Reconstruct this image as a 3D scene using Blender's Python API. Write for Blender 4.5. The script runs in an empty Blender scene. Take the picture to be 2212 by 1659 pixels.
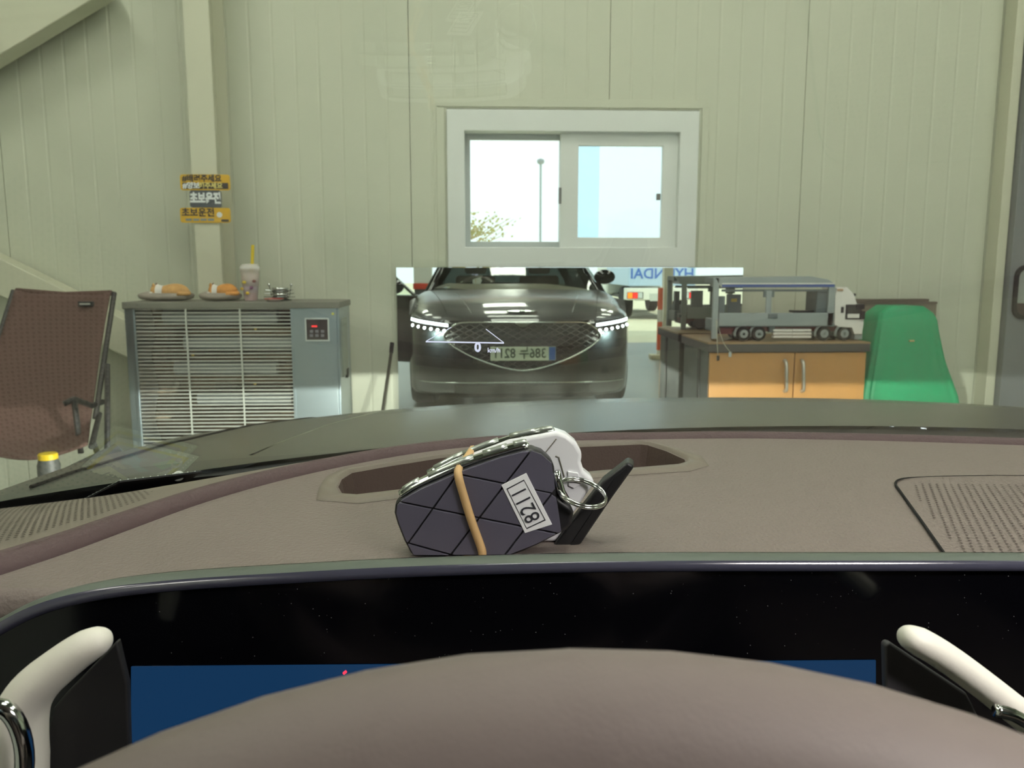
import bpy, bmesh, math, random
from mathutils import Vector, Matrix
random.seed(7)
scene = bpy.context.scene
col = scene.collection
# ------------------------------------------------------------------ camera
F = 1750.0; HC = 1.2
YAW = math.radians(2.55); PITCH = math.radians(8.1)
CAM = Vector((0, 0, HC))
FWD = Vector((math.sin(YAW)*math.cos(PITCH), math.cos(YAW)*math.cos(PITCH), -math.sin(PITCH)))
RGT = Vector((math.cos(YAW), -math.sin(YAW), 0))
UPV = RGT.cross(FWD)
cd = bpy.data.cameras.new('camera'); cam = bpy.data.objects.new('camera', cd); col.objects.link(cam)
m = Matrix.Identity(4)
for i, v in enumerate((RGT, UPV, -FWD)):
    for j in range(3): m[j][i] = v[j]
m.translation = CAM
cam.matrix_world = m
cd.sensor_width = 36; cd.lens = F*36/2212; cd.clip_start = 0.02; cd.clip_end = 300
cd.dof.use_dof = True; cd.dof.focus_distance = 0.46; cd.dof.aperture_fstop = 26
scene.camera = cam
def pxdir(px, py): return FWD + RGT*((px-1106)/F) - UPV*((py-829.5)/F)
def at(px, py, Y):
    d = pxdir(px, py); return CAM + d*(Y/d.y)
def atz(px, py, Z):
    d = pxdir(px, py); return CAM + d*((Z-HC)/d.z)
YM = 4.268                                   # mirror plane
def av(px, py, Y):                           # a point whose mirror image is at that pixel
    p = at(px, py, 2*YM-Y); p.y = Y; return p
# ------------------------------------------------------------------ world, sun, exposure
w = bpy.data.worlds.new('world'); scene.world = w; w.use_nodes = True
bg = w.node_tree.nodes['Background']
bg.inputs[0].default_value = (0.86, 0.98, 1.0, 1); bg.inputs[1].default_value = 1.25
sd = bpy.data.lights.new('sun', 'SUN'); sd.energy = 2.2; sd.angle = 0.02; sd.color = (1, 0.95, 0.85)
sun = bpy.data.objects.new('sun', sd); col.objects.link(sun); sun.rotation_euler = (math.radians(-28), math.radians(25), 0)
vs = scene.view_settings
vs.view_transform = 'Standard'; vs.look = 'None'; vs.gamma = 1; vs.use_curve_mapping = False; vs.exposure = 0.42
CEIL = 4.3
PANEL_E = 10.6                                # ceiling lamp panel radiance
cy = scene.cycles
cy.use_denoising = True; cy.caustics_reflective = False; cy.caustics_refractive = False
cy.max_bounces = 6; cy.transparent_max_bounces = 12; cy.glossy_bounces = 3; cy.diffuse_bounces = 3
cy.use_adaptive_sampling = True; cy.adaptive_threshold = .12; cy.adaptive_min_samples = 16

# ------------------------------------------------------------------ materials
def s2l(c): return tuple(((x/255)/12.92 if x/255 <= .04045 else ((x/255+.055)/1.055)**2.4) for x in c)
MATS = {}
def mat(name, rgb, rough=.5, metal=0, spec=.5, var=0.0, vscale=8, bump=0, bscale=200, coat=0, emit=None, es=0, trans=0, alpha=1, stretch=None):
    if name in MATS: return MATS[name]
    M = bpy.data.materials.new(name); M.use_nodes = True; nt = M.node_tree; b = nt.nodes['Principled BSDF']
    c = s2l(rgb) + (1,)
    b.inputs['Base Color'].default_value = c; b.inputs['Roughness'].default_value = rough
    b.inputs['Metallic'].default_value = metal; b.inputs['Specular IOR Level'].default_value = spec
    b.inputs['Coat Weight'].default_value = coat; b.inputs['Coat Roughness'].default_value = 0.03
    b.inputs['Transmission Weight'].default_value = trans; b.inputs['Alpha'].default_value = alpha
    if emit: b.inputs['Emission Color'].default_value = s2l(emit)+(1,); b.inputs['Emission Strength'].default_value = es
    tc = nt.nodes.new('ShaderNodeTexCoord'); mp = nt.nodes.new('ShaderNodeMapping')
    nt.links.new(tc.outputs['Object'], mp.inputs[0])
    if stretch: mp.inputs['Scale'].default_value = stretch
    if var:
        n = nt.nodes.new('ShaderNodeTexNoise'); n.inputs['Scale'].default_value = vscale; n.inputs['Detail'].default_value = 5
        nt.links.new(mp.outputs[0], n.inputs['Vector'])
        mx = nt.nodes.new('ShaderNodeMix'); mx.data_type = 'RGBA'
        mx.inputs[6].default_value = tuple(x*(1-var) for x in c[:3])+(1,); mx.inputs[7].default_value = tuple(min(1, x*(1+var)) for x in c[:3])+(1,)
        nt.links.new(n.outputs['Fac'], mx.inputs[0]); nt.links.new(mx.outputs[2], b.inputs['Base Color'])
    if bump:
        n2 = nt.nodes.new('ShaderNodeTexNoise'); n2.inputs['Scale'].default_value = bscale; n2.inputs['Detail'].default_value = 3
        nt.links.new(mp.outputs[0], n2.inputs['Vector'])
        bp = nt.nodes.new('ShaderNodeBump'); bp.inputs['Strength'].default_value = bump; bp.inputs['Distance'].default_value = .002
        nt.links.new(n2.outputs['Fac'], bp.inputs['Height']); nt.links.new(bp.outputs[0], b.inputs['Normal'])
    MATS[name] = M; return M
def glass(name, tint, ior=1.5, mixdiff=0.0, dcol=(1, 1, 1)):
    if name in MATS: return MATS[name]
    M = bpy.data.materials.new(name); M.use_nodes = True; nt = M.node_tree; nt.nodes.clear()
    o = nt.nodes.new('ShaderNodeOutputMaterial'); t = nt.nodes.new('ShaderNodeBsdfTransparent'); g = nt.nodes.new('ShaderNodeBsdfGlossy')
    fr = nt.nodes.new('ShaderNodeFresnel'); mx = nt.nodes.new('ShaderNodeMixShader')
    geo = nt.nodes.new('ShaderNodeNewGeometry')
    # the same reflectance from either side of a thin pane
    sel = nt.nodes.new('ShaderNodeMix'); sel.data_type = 'FLOAT'
    sel.inputs[2].default_value = ior; sel.inputs[3].default_value = ior
    nt.links.new(geo.outputs['Backfacing'], sel.inputs[0])
    inv = nt.nodes.new('ShaderNodeMath'); inv.operation = 'DIVIDE'; inv.inputs[0].default_value = 1.0; inv.inputs[1].default_value = ior
    nt.links.new(inv.outputs[0], sel.inputs[3])
    nt.links.new(sel.outputs[0], fr.inputs['IOR'])
    t.inputs[0].default_value = tint+(1,); g.inputs['Roughness'].default_value = 0.0
    last = t.outputs[0]
    if mixdiff:
        d = nt.nodes.new('ShaderNodeBsdfDiffuse'); d.inputs[0].default_value = dcol+(1,)
        m2 = nt.nodes.new('ShaderNodeMixShader'); m2.inputs[0].default_value = mixdiff
        nt.links.new(t.outputs[0], m2.inputs[1]); nt.links.new(d.outputs[0], m2.inputs[2]); last = m2.outputs[0]
    nt.links.new(fr.outputs[0], mx.inputs[0]); nt.links.new(last, mx.inputs[1]); nt.links.new(g.outputs[0], mx.inputs[2])
    nt.links.new(mx.outputs[0], o.inputs[0]); MATS[name] = M; return M
def emat(name, rgb, s):
    return mat(name, (10, 10, 10), emit=rgb, es=s)

# ------------------------------------------------------------------ mesh helpers
class MB:
    def __init__(s): s.v = []; s.f = []
    def add(s, vs_, fs):
        n = len(s.v); s.v += [Vector(v) for v in vs_]; s.f += [tuple(i+n for i in f) for f in fs]; return s
    def box(s, a, b):
        x0, x1 = sorted((a[0], b[0])); y0, y1 = sorted((a[1], b[1])); z0, z1 = sorted((a[2], b[2]))
        return s.add([(x0,y0,z0),(x1,y0,z0),(x1,y1,z0),(x0,y1,z0),(x0,y0,z1),(x1,y0,z1),(x1,y1,z1),(x0,y1,z1)],
                     [(0,3,2,1),(4,5,6,7),(0,1,5,4),(1,2,6,5),(2,3,7,6),(3,0,4,7)])
    def prism(s, pts, vec):
        pts = [Vector(p) for p in pts]; vec = Vector(vec); n = len(pts)
        nrm = Vector((0,0,0))
        for i in range(n): nrm += pts[i].cross(pts[(i+1) % n])
        if nrm.dot(vec) > 0: pts = pts[::-1]
        return s.add(pts+[p+vec for p in pts], [tuple(range(n)), tuple(range(2*n-1, n-1, -1))] + [(i, i+n, (i+1) % n+n, (i+1) % n) for i in range(n)])
    def grid(s, rows, closed=False):
        nr, nc = len(rows), len(rows[0]); fs = []
        for i in range(nr-1):
            for j in range(nc if closed else nc-1):
                k = (j+1) % nc; fs.append((i*nc+j, i*nc+k, (i+1)*nc+k, (i+1)*nc+j))
        return s.add([p for r in rows for p in r], fs)
    def tube(s, path, r, n=10, closed=False, flat=1.0, flatdir=None):
        path = [Vector(p) for p in path]; N = len(path); rr = r if isinstance(r, (list, tuple)) else [r]*N
        rows = []; up = None
        for i in range(N):
            if closed: t = path[(i+1) % N]-path[i-1]
            else: t = path[min(i+1, N-1)]-path[max(i-1, 0)]
            t.normalize()
            if up is None:
                up = Vector(flatdir) if flatdir else (Vector((0,0,1)) if abs(t.z) < .9 else Vector((1,0,0)))
            elif flatdir: up = Vector(flatdir)
            a = t.cross(up).normalized(); up2 = a.cross(t).normalized()
            if not flatdir: up = up2
            rows.append([path[i]+a*(math.cos(q)*rr[i])+up2*(math.sin(q)*rr[i]*flat) for q in [2*math.pi*k/n for k in range(n)]])
        if closed:
            rows.append(rows[0]); return s.grid(rows, True)
        b = len(s.v); s.grid(rows, True)
        s.f.append(tuple(b+k for k in range(n-1, -1, -1))); s.f.append(tuple(b+(N-1)*n+k for k in range(n)))
        return s
    def lathe(s, prof, o, axis='z', n=24):
        o = Vector(o); rows = []
        for r, h in prof:
            row = []
            for k in range(n):
                a = 2*math.pi*k/n; c, d = r*math.cos(a), r*math.sin(a)
                row.append(o+(Vector((c, d, h)) if axis == 'z' else Vector((c, h, -d)) if axis == 'y' else Vector((h, c, d))))
            rows.append(row)
        b = len(s.v); s.grid(rows, True); N = len(prof)
        s.f.append(tuple(b+k for k in range(n-1, -1, -1))); s.f.append(tuple(b+(N-1)*n+k for k in range(n)))
        return s
    def ball(s, c, r, n=16, m_=10):
        r = r if isinstance(r, (tuple, list)) else (r, r, r); c = Vector(c)
        rows = [[c+Vector((r[0]*math.sin(math.pi*i/m_)*math.cos(2*math.pi*k/n), r[1]*math.sin(math.pi*i/m_)*math.sin(2*math.pi*k/n), -r[2]*math.cos(math.pi*i/m_))) for k in range(n)] for i in range(m_+1)]
        return s.grid(rows, True)
    def xf(s, M):
        s.v = [M @ v for v in s.v]; return s
    def mesh(s, name, mt, smooth=False):
        me = bpy.data.meshes.new(name); me.from_pydata([tuple(v) for v in s.v], [], s.f); me.update()
        bm = bmesh.new(); bm.from_mesh(me)
        bmesh.ops.remove_doubles(bm, verts=bm.verts, dist=1e-6)
        bmesh.ops.recalc_face_normals(bm, faces=bm.faces); bm.to_mesh(me); bm.free()
        if mt: me.materials.append(mt)
        if smooth:
            for p in me.polygons: p.use_smooth = True
        return me
    def build(s, name, mt, parent=None, smooth=False, bevel=0, seg=2, ang=35):
        me = s.mesh(name, mt, smooth); o = bpy.data.objects.new(name, me); col.objects.link(o)
        if bevel:
            b = o.modifiers.new('bevel', 'BEVEL'); b.width = bevel; b.segments = seg; b.limit_method = 'ANGLE'; b.angle_limit = math.radians(ang)
            for p in me.polygons: p.use_smooth = True
            wn = o.modifiers.new('wn', 'WEIGHTED_NORMAL'); wn.keep_sharp = False
        if smooth == 'auto':
            for e in me.edges: pass
            me.set_sharp_from_angle(angle=math.radians(40))
        put(o, parent); return o
LOC = {}
def put(o, parent):
    if parent:
        o.parent = parent
        if parent.name in LOC: o.matrix_parent_inverse = Matrix.Translation(-LOC[parent.name])
def tag(o, label=None, cat=None, group=None, kind=None):
    if label: o['label'] = label
    if cat: o['category'] = cat
    if group: o['group'] = group
    if kind: o['kind'] = kind
    return o
def thing(name, label, cat, loc, group=None, kind=None):
    o = bpy.data.objects.new(name, None); col.objects.link(o); o.location = loc; o.empty_display_size = .05
    LOC[o.name] = Vector(loc); return tag(o, label, cat, group, kind)
def inst(name, me, parent, loc, rot=None):
    o = bpy.data.objects.new(name, me); col.objects.link(o); o.location = loc
    if rot: o.rotation_euler = rot
    put(o, parent); return o
def text(body, size, o, xd, yd, mt, name, parent=None, ext=.0005, bold=0, align='CENTER', sx=1.0):
    c = bpy.data.curves.new('t', 'FONT'); c.body = body; c.size = size; c.extrude = ext; c.align_x = align; c.align_y = 'CENTER'; c.offset = bold; c.resolution_u = 3
    t = bpy.data.objects.new('t', c); col.objects.link(t); bpy.context.view_layer.update()
    me = bpy.data.meshes.new_from_object(t.evaluated_get(bpy.context.evaluated_depsgraph_get()))
    bpy.data.objects.remove(t); bpy.data.curves.remove(c)
    xd = Vector(xd).normalized(); yd = Vector(yd).normalized(); zd = xd.cross(yd); M = Matrix.Identity(4)
    for j in range(3): M[j][0] = xd[j]*sx; M[j][1] = yd[j]; M[j][2] = zd[j]
    M.translation = Vector(o); me.transform(M); me.materials.clear(); me.materials.append(mt); me.name = name
    ob = bpy.data.objects.new(name, me); col.objects.link(ob); put(ob, parent); return ob
def bxp(mb, x0, y0, x1, y1, Y, d):           # box whose front face covers that pixel rectangle at depth Y, going back by d
    mx, my = (x0+x1)/2, (y0+y1)/2
    return mb.box((at(x0, my, Y).x, Y, at(mx, y0, Y).z), (at(x1, my, Y).x, Y+d, at(mx, y1, Y).z))
def rrect(x0, z0, x1, z1, r, n=5):
    pts = []
    for cx, cz, a0 in ((x1-r, z0+r, -90), (x1-r, z1-r, 0), (x0+r, z1-r, 90), (x0+r, z0+r, 180)):
        for k in range(n+1):
            a = math.radians(a0+90*k/n); pts.append((cx+r*math.cos(a), cz+r*math.sin(a)))
    return pts
def ring(mb, outer, inner, vec):             # frame between two loops with the same number of points
    vec = Vector(vec); n = len(outer); O = [Vector(p) for p in outer]; I = [Vector(p) for p in inner]
    vs_ = O+I+[p+vec for p in O]+[p+vec for p in I]; fs = []
    for i in range(n):
        j = (i+1) % n
        fs += [(i, j, n+j, n+i), (2*n+i, 3*n+i, 3*n+j, 2*n+j), (i, 2*n+i, 2*n+j, j), (n+i, n+j, 3*n+j, 3*n+i)]
    return mb.add(vs_, fs)
def lerp(a, b, t): return a+(b-a)*t
def interp(tab, x):
    if x <= tab[0][0]: return tab[0][1]
    for (x0, y0), (x1, y1) in zip(tab, tab[1:]):
        if x <= x1: return lerp(y0, y1, (x-x0)/(x1-x0))
    return tab[-1][1]
def smooth_path(pts, n=6):
    P = [Vector(p) for p in pts]; out = []
    for i in range(len(P)-1):
        p0, p1, p2, p3 = P[max(i-1, 0)], P[i], P[i+1], P[min(i+2, len(P)-1)]
        for k in range(n):
            t = k/n; out.append(.5*((2*p1)+(p2-p0)*t+(2*p0-5*p1+4*p2-p3)*t*t+(3*p1-p0-3*p2+p3)*t**3))
    return out+[P[-1]]

# palette
wallm = mat('painted_sandwich_panel', (200, 203, 184), .42, var=.035, vscale=1.5, bump=.05, bscale=60)
steelm = mat('cream_painted_steel', (204, 204, 182), .45, var=.04, vscale=4)
whitep = mat('white_vinyl', (222, 226, 222), .35, var=.02)
paint = mat('black_car_paint', (6, 8, 9), .2, spec=.05, coat=1.0)
blackp = mat('black_plastic', (22, 22, 24), .45, var=.1, vscale=30)
chrome = mat('chrome', (215, 218, 215), .12, metal=1)
darkch = mat('dark_chrome', (120, 124, 122), .2, metal=1)
rubber = mat('rubber', (18, 18, 18), .8)
leather = mat('taupe_leather', (124, 112, 107), .55, var=.05, vscale=20, bump=.45, bscale=420)
leather2 = mat('shaded_mauve_leather', (88, 68, 70), .6, var=.05, vscale=20, bump=.4, bscale=420)  # darker tone paints in the shade on the dash roll's near side
leather3 = mat('smooth_taupe_trim', (124, 114, 104), .5, var=.04, vscale=20, bump=.1, bscale=700)
darkhole = mat('dark_hole', (38, 30, 24), .9)
concrete = mat('grey_epoxy_floor', (128, 132, 126), .35, var=.12, vscale=2)
outside = mat('pale_concrete_ground', (205, 200, 172), .9, var=.08, vscale=1)
shelf = mat('bare_wood', (150, 122, 88), .5, var=.12, vscale=6, stretch=(1, 12, 12))

# ================================================================== THE ROOM
X0, X1 = -5.0, 6.5; YB = -4.5; YW = 4.30
wx0, wx1 = at(966, 400, YW).x, at(1505, 400, YW).x
wz0, wz1 = at(1240, 578, YW).z, at(1240, 236, YW).z
b = MB()
b.box((X0, 4.325, 0), (wx0, 4.43, CEIL)); b.box((wx1, 4.325, 0), (X1, 4.43, CEIL)); b.box((wx0, 4.325, 0), (wx1, 4.43, wz0)); b.box((wx0, 4.325, wz1), (wx1, 4.43, CEIL))
wf = tag(b.build('wall_front', wallm), kind='structure')
seam0 = at(886, 300, YW).x; pw = at(1318, 100, YW).x-at(886, 300, YW).x
k0 = math.ceil((X0-seam0)/pw)-1
for k in range(k0, int((X1-seam0)/pw)+1):
    a = max(seam0+k*pw+.0016, X0); c = min(seam0+(k+1)*pw-.0016, X1)
    if c-a < .05: continue
    edges = [a]; prof = []
    nrib = 9; rw = pw/nrib; xs = [(a, 0)]
    for q in range(1, nrib):
        x = seam0+k*pw+q*rw
        if x-.012 > a and x+.012 < c:
            xs += [(x-.008, 0), (x-.003, .0018), (x+.003, .0018), (x+.008, 0)]
    xs.append((c, 0))
    for e in (wx0, wx1):
        if a < e < c and all(abs(e-x) > .001 for x, _ in xs): xs.append((e, interp(sorted(xs), e)))
    xs.sort(); p = MB()
    for (xa, da), (xb, db) in zip(xs, xs[1:]):
        mid = (xa+xb)/2
        spans = [(0, wz0), (wz1, CEIL)] if wx0 < mid < wx1 else [(0, CEIL)]
        for za, zb in spans:
            p.add([(xa, YW+da, za), (xb, YW+db, za), (xb, YW+db, zb), (xa, YW+da, zb), (xa, 4.326, za), (xb, 4.326, za), (xb, 4.326, zb), (xa, 4.326, zb)],
                  [(0, 1, 2, 3), (0, 4, 5, 1), (3, 2, 6, 7), (0, 3, 7, 4), (1, 5, 6, 2)])
    p.build('panel', wallm, wf)
tag(MB().box((X0-.1, YB, 0), (X0, 4.43, CEIL)).build('wall_left', wallm), kind='structure')
tag(MB().box((X1, YB, 0), (X1+.1, 4.43, CEIL)).build('wall_right', wallm), kind='structure')
b = MB(); b.box((X0-.1, YB-.12, 0), (-1.6, YB, CEIL)); b.box((4.6, YB-.12, 0), (X1+.1, YB, CEIL)); b.box((-1.6, YB-.12, 3.3), (4.6, YB, CEIL))
tag(b.build('wall_rear', wallm), kind='structure')
tag(MB().box((X0-.1, YB-.12, CEIL), (X1+.1, 4.43, CEIL+.1)).build('ceiling', mat('ceiling_panel', (104, 110, 102), .7)), kind='structure')
tag(MB().box((X0-.1, YB-.12, -.1), (X1+.1, 4.43, 0)).build('floor', concrete), kind='structure')
b = MB(); b.box((-60, -60, -.12), (60, YB-.12, -.005)); b.box((-60, 4.43, -.12), (60, 60, -.02))
tag(b.build('ground', outside), kind='structure')
tag(MB().box((-1.7, YB, 3.32), (4.7, YB+.03, 3.55)).build('trim_1', mat('red_band', (178, 52, 44), .5)), kind='structure')
lamp = emat('lamp_panel', (255, 253, 240), PANEL_E)
lframe = mat('lamp_frame', (225, 225, 220), .4)
lm = MB().box((-.42, -.42, -.03), (.42, .42, -.012)).mesh('diffuser', lamp)
fm = ring(MB(), [(-.45, -.45, -.035), (.45, -.45, -.035), (.45, .45, -.035), (-.45, .45, -.035)], [(-.42, -.42, -.035), (.42, -.42, -.035), (.42, .42, -.035), (-.42, .42, -.035)], (0, 0, .034)).mesh('frame', lframe)
cn = {-2.4: 'left', .4: 'middle', 3.2: 'right'}; rn = {2.5: 'nearest the panelled front wall', .4: 'above the parked car', -1.7: 'behind the parked car', -3.7: 'nearest the open doorway'}
for lx in cn:
    for ly in rn:
        t = thing('ceiling_light', f'square white ceiling light panel, {cn[lx]} of the row {rn[ly]}', 'ceiling light', (lx, ly, CEIL), 'square ceiling light panels')
        inst('diffuser', lm, t, (lx, ly, CEIL)); inst('frame', fm, t, (lx, ly, CEIL))

# H-beam column + braces
cl, cr = at(410, 300, 4.06).x, at(465, 300, 4.06).x
cm = (cl+cr)/2
b = MB(); b.box((cl, 4.06, 0), (cr, 4.075, CEIL)); b.box((cm-.006, 4.075, 0), (cm+.006, 4.285, CEIL)); b.box((cl, 4.285, 0), (cr, 4.299, CEIL))
tag(b.build('trim_2', steelm), kind='structure', label='cream steel H-beam column carrying the stickers')
def brace(p0, p1, wd, Y, name):
    a, c = at(p0[0], p0[1], Y), at(p1[0], p1[1], Y); d = (c-a).normalized(); n = Vector((-d.z, 0, d.x))
    if n.z < 0: n = -n
    return tag(MB().prism([a, c, c+n*wd, a+n*wd], (0, .12, 0)).build(name, steelm, bevel=.006), kind='structure')
brace((-120, 190), (230, -20), .40, 4.10, 'trim_3')
brace((-120, 580), (330, 800), .17, 4.16, 'trim_4')
# right-hand trim and grey door
xr0, xr1 = at(2158, 500, 4.2).x, at(2178, 500, 4.2).x
tag(MB().box((xr0, 4.2, 0), (xr1, 4.299, CEIL)).build('trim_5', steelm, bevel=.004), kind='structure')
gx = xr1+.004
dg = mat('grey_painted_metal', (120, 124, 126), .4, var=.05)
d1 = tag(MB().box((gx, 4.16, 0), (gx+1.0, 4.298, 2.6)).build('door_1', dg, bevel=.004), kind='structure')
z0, z1 = at(2200, 690, 4.15).z, at(2200, 572, 4.15).z
xx = at(2191, 620, 4.15).x
o_ = [(p[0], 4.145, p[1]) for p in rrect(xx, z0, xx+.75, z1, .06)]; i_ = [(p[0], 4.145, p[1]) for p in rrect(xx+.02, z0+.02, xx+.73, z1-.02, .045)]
ring(MB(), o_, i_, (0, .016, 0)).build('window_seal', rubber, d1)
MB().prism([(p[0], 4.150, p[1]) for p in rrect(xx+.02, z0+.02, xx+.73, z1-.02, .045)], (0, .009, 0)).build('window_pane', mat('dusty_grey_pane', (150, 156, 152), .15), d1)
MB().prism([(xx+.02, 4.149, z0+.02), (xx+.73, 4.149, z0+.02), (xx+.73, 4.149, z0+.085), (xx+.02, 4.149, z0+.085)], (0, -.003, 0)).build('lower_strip', mat('dark_brown_strip', (60, 48, 46), .6), d1)

# ------------------------------------------------------------------ window
wn = thing('window_1', 'white sliding window above the mirror', None, (wx0, 4.3, wz0)); tag(wn, kind='structure')
def q(px, py, Y): p = at(px, py, Y); return (p.x, Y, p.z)
def rect(x0_, y0_, x1_, y1_, Y):
    mx, my = (x0_+x1_)/2, (y0_+y1_)/2
    xa, xb, za, zb = at(x0_, my, Y).x, at(x1_, my, Y).x, at(mx, y1_, Y).z, at(mx, y0_, Y).z
    return [(xa, Y, za), (xb, Y, za), (xb, Y, zb), (xa, Y, zb)]
ring(MB(), rect(966, 237, 1507, 577, 4.275), rect(1004, 284, 1466, 534, 4.275), (0, .15, 0)).build('window_frame', whitep, wn, bevel=.004)
ring(MB(), rect(1002, 283, 1222, 536, 4.37), rect(1016, 302, 1208, 522, 4.37), (0, .03, 0)).build('sash', mat('grey_vinyl', (176, 182, 180), .35), wn, bevel=.003)
ring(MB(), rect(1210, 281, 1467, 540, 4.315), rect(1249, 315, 1430, 513, 4.315), (0, .035, 0)).build('sash', whitep, wn, bevel=.004)
MB().prism(rect(1016, 302, 1208, 522, 4.385), (0, .004, 0)).build('pane', glass('clear_pane', (.97, 1, .99)), wn)
MB().prism(rect(1249, 315, 1430, 513, 4.335), (0, .004, 0)).build('pane', glass('blue_film_pane', (.92, .98, 1.0), mixdiff=.05, dcol=(.85, .97, 1)), wn)
MB().prism(rect(1249, 315, 1294, 513, 4.36), (0, .004, 0)).build('pane', glass('blue_film_strip', (.84, .94, 1.0)), wn)
bxp(MB(), 1207, 405, 1213, 440, 4.305, .02).build('latch', mat('grey_latch', (110, 112, 110), .4), wn, bevel=.002)
bxp(MB(), 1419, 418, 1427, 432, 4.305, .02).build('latch', MATS['grey_latch'], wn, bevel=.002)
for i, r in enumerate(((944, 214, 1527, 232), (1512, 232, 1527, 577), (944, 232, 962, 577))):
    bxp(MB(), *r, 4.293, .012).build('flashing', wallm, wn, bevel=.002)

# ------------------------------------------------------------------ outside the window
lp = thing('street_lamp', 'thin grey street lamp on a tall pole outside the window', 'street lamp', at(1168, 700, 16) * 1)
p1, p2 = at(1168, 350, 16), at(1168, 560, 16)
MB().tube([(p1.x, 16, -.02), (p1.x, 16, p1.z)], .022, 10).build('pole', mat('grey_pole', (150, 160, 162), .5), lp, smooth='auto')
MB().lathe([(.01, -.05), (.06, -.03), (.075, .02), (.06, .05), (.01, .07)], (p1.x, 16, p1.z)).build('lamp_head', mat('grey_pole_head', (140, 148, 150), .5), lp, smooth=True)
tb = at(1010, 560, 13)
tr = thing('tree', 'sparse yellow-green tree outside the left pane', 'tree', (tb.x-.15, 13, 0))
tw = MB(); lf = MB()
tx = tb.x-.15; tz = tb.z
tw.tube([(tx, 13, -.02), (tx+.05, 13, 1.2), (tx-.05, 13, 2.0)], [.09, .07, .03], 8)
barkm = mat('pale_bark', (190, 170, 120), .8); leafm = mat('yellow_green_leaves', (176, 168, 84), .7, var=.2, vscale=3)
for i in range(70):
    a = random.uniform(0, 6.28); z = random.uniform(.8, 1.75); L = random.uniform(.5, 1.25)
    s = Vector((tx, 13, z)); e = s+Vector((math.cos(a)*L*.95, math.sin(a)*L*.5, L*random.uniform(.1, .6)))
    tw.tube([s, lerp(s, e, .5)+Vector((0, 0, -.04)), e], [.014, .009, .004], 5)
    for j in range(20):
        c = lerp(s, e, random.uniform(.3, 1.05))+Vector((random.gauss(0, .05), random.gauss(0, .05), random.gauss(0, .05)))
        n = Vector((random.gauss(0, 1), random.gauss(0, 1), random.gauss(0, 1))).normalized(); t = n.orthogonal().normalized()*random.uniform(.02, .045); u = n.cross(t).normalized()*.02
        lf.add([c-t, c+u, c+t, c-u], [(0, 1, 2, 3)])
tw.build('trunk', barkm, tr, smooth=True); tag(lf.build('leaves', leafm, tr), kind='stuff')

# ================================================================== WALL MIRROR
mm = bpy.data.materials.new('dusty_mirror'); mm.use_nodes = True; nt = mm.node_tree; nt.nodes.clear()
o = nt.nodes.new('ShaderNodeOutputMaterial'); g = nt.nodes.new('ShaderNodeBsdfGlossy'); d = nt.nodes.new('ShaderNodeBsdfDiffuse'); mx = nt.nodes.new('ShaderNodeMixShader')
g.inputs[0].default_value = (.86, .92, .88, 1); g.inputs['Roughness'].default_value = 0; d.inputs[0].default_value = (.8, .85, .8, 1)
tc = nt.nodes.new('ShaderNodeTexCoord'); n = nt.nodes.new('ShaderNodeTexNoise'); n.inputs['Scale'].default_value = 5; n.inputs['Detail'].default_value = 6
mr = nt.nodes.new('ShaderNodeMapRange'); mr.inputs[1].default_value = .35; mr.inputs[2].default_value = .75; mr.inputs[3].default_value = .002; mr.inputs[4].default_value = .035
nt.links.new(tc.outputs['Object'], n.inputs[0]); nt.links.new(n.outputs[0], mr.inputs[0]); sx_ = nt.nodes.new('ShaderNodeSeparateXYZ'); m3 = nt.nodes.new('ShaderNodeMapRange'); mu = nt.nodes.new('ShaderNodeMath'); mu.operation = 'MULTIPLY'
nt.links.new(tc.outputs['Object'], sx_.inputs[0]); nt.links.new(sx_.outputs['Z'], m3.inputs[0])          # thicker dust on the lower part paints in the low-beam haze
for _i, _v in ((1, .72), (2, .50), (3, 1.0), (4, 3.2)): m3.inputs[_i].default_value = _v
nt.links.new(mr.outputs[0], mu.inputs[0]); nt.links.new(m3.outputs[0], mu.inputs[1]); nt.links.new(mu.outputs[0], mx.inputs[0])
nt.links.new(g.outputs[0], mx.inputs[1]); nt.links.new(d.outputs[0], mx.inputs[2]); nt.links.new(mx.outputs[0], o.inputs[0])
mx0, mx1, mz1 = at(857, 650, YM).x, at(1605, 600, YM).x, at(1200, 578, YM).z
wm = thing('wall_mirror', 'wide frameless wall mirror under the window reflecting the black car', 'mirror', (mx0, YM, .12))
MB().box((mx0, YM, .12), (mx1, YM+.006, mz1)).build('glass', mm, wm)
MB().box((mx0, YM+.0065, .12), (mx1, YM+.03, mz1)).build('backing', mat('mirror_edge_green', (150, 176, 160), .4), wm)

# ================================================================== HEATER
HY = 3.70
hx0, hx1 = at(275, 780, HY).x, at(734, 780, HY).x; hzt = at(500, 652, HY).z
ht = thing('space_heater', 'large silver infrared heater with louvred front beside the brown chair', 'heater', (hx0, HY, 0))
steel = mat('brushed_steel', (176, 190, 196), .32, metal=.85, var=.05, vscale=3, stretch=(1, 1, 30))
greyt = mat('grey_top_metal', (118, 118, 108), .5, var=.08)
b = MB(); b.box((hx0, HY, .05), (hx0+.045, 4.02, hzt-.03)); b.box((hx1-.01, HY+.01, .05), (hx1, 4.02, hzt-.03)); b.box((hx0, 3.99, .05), (hx1, 4.02, hzt-.03)); b.box((hx0, HY, .05), (hx1, 4.02, .15))
b.build('body', steel, ht, bevel=.003)
MB().box((hx0-.004, HY-.012, hzt-.03), (hx1+.006, 4.03, hzt)).build('top_cover', greyt, ht, bevel=.004)
for fx in (hx0+.06, hx1-.06):
    for fy in (HY+.05, 3.97): MB().lathe([(.025, 0), (.025, .05)], (fx, fy, 0)).build('foot', rubber, ht)
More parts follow.
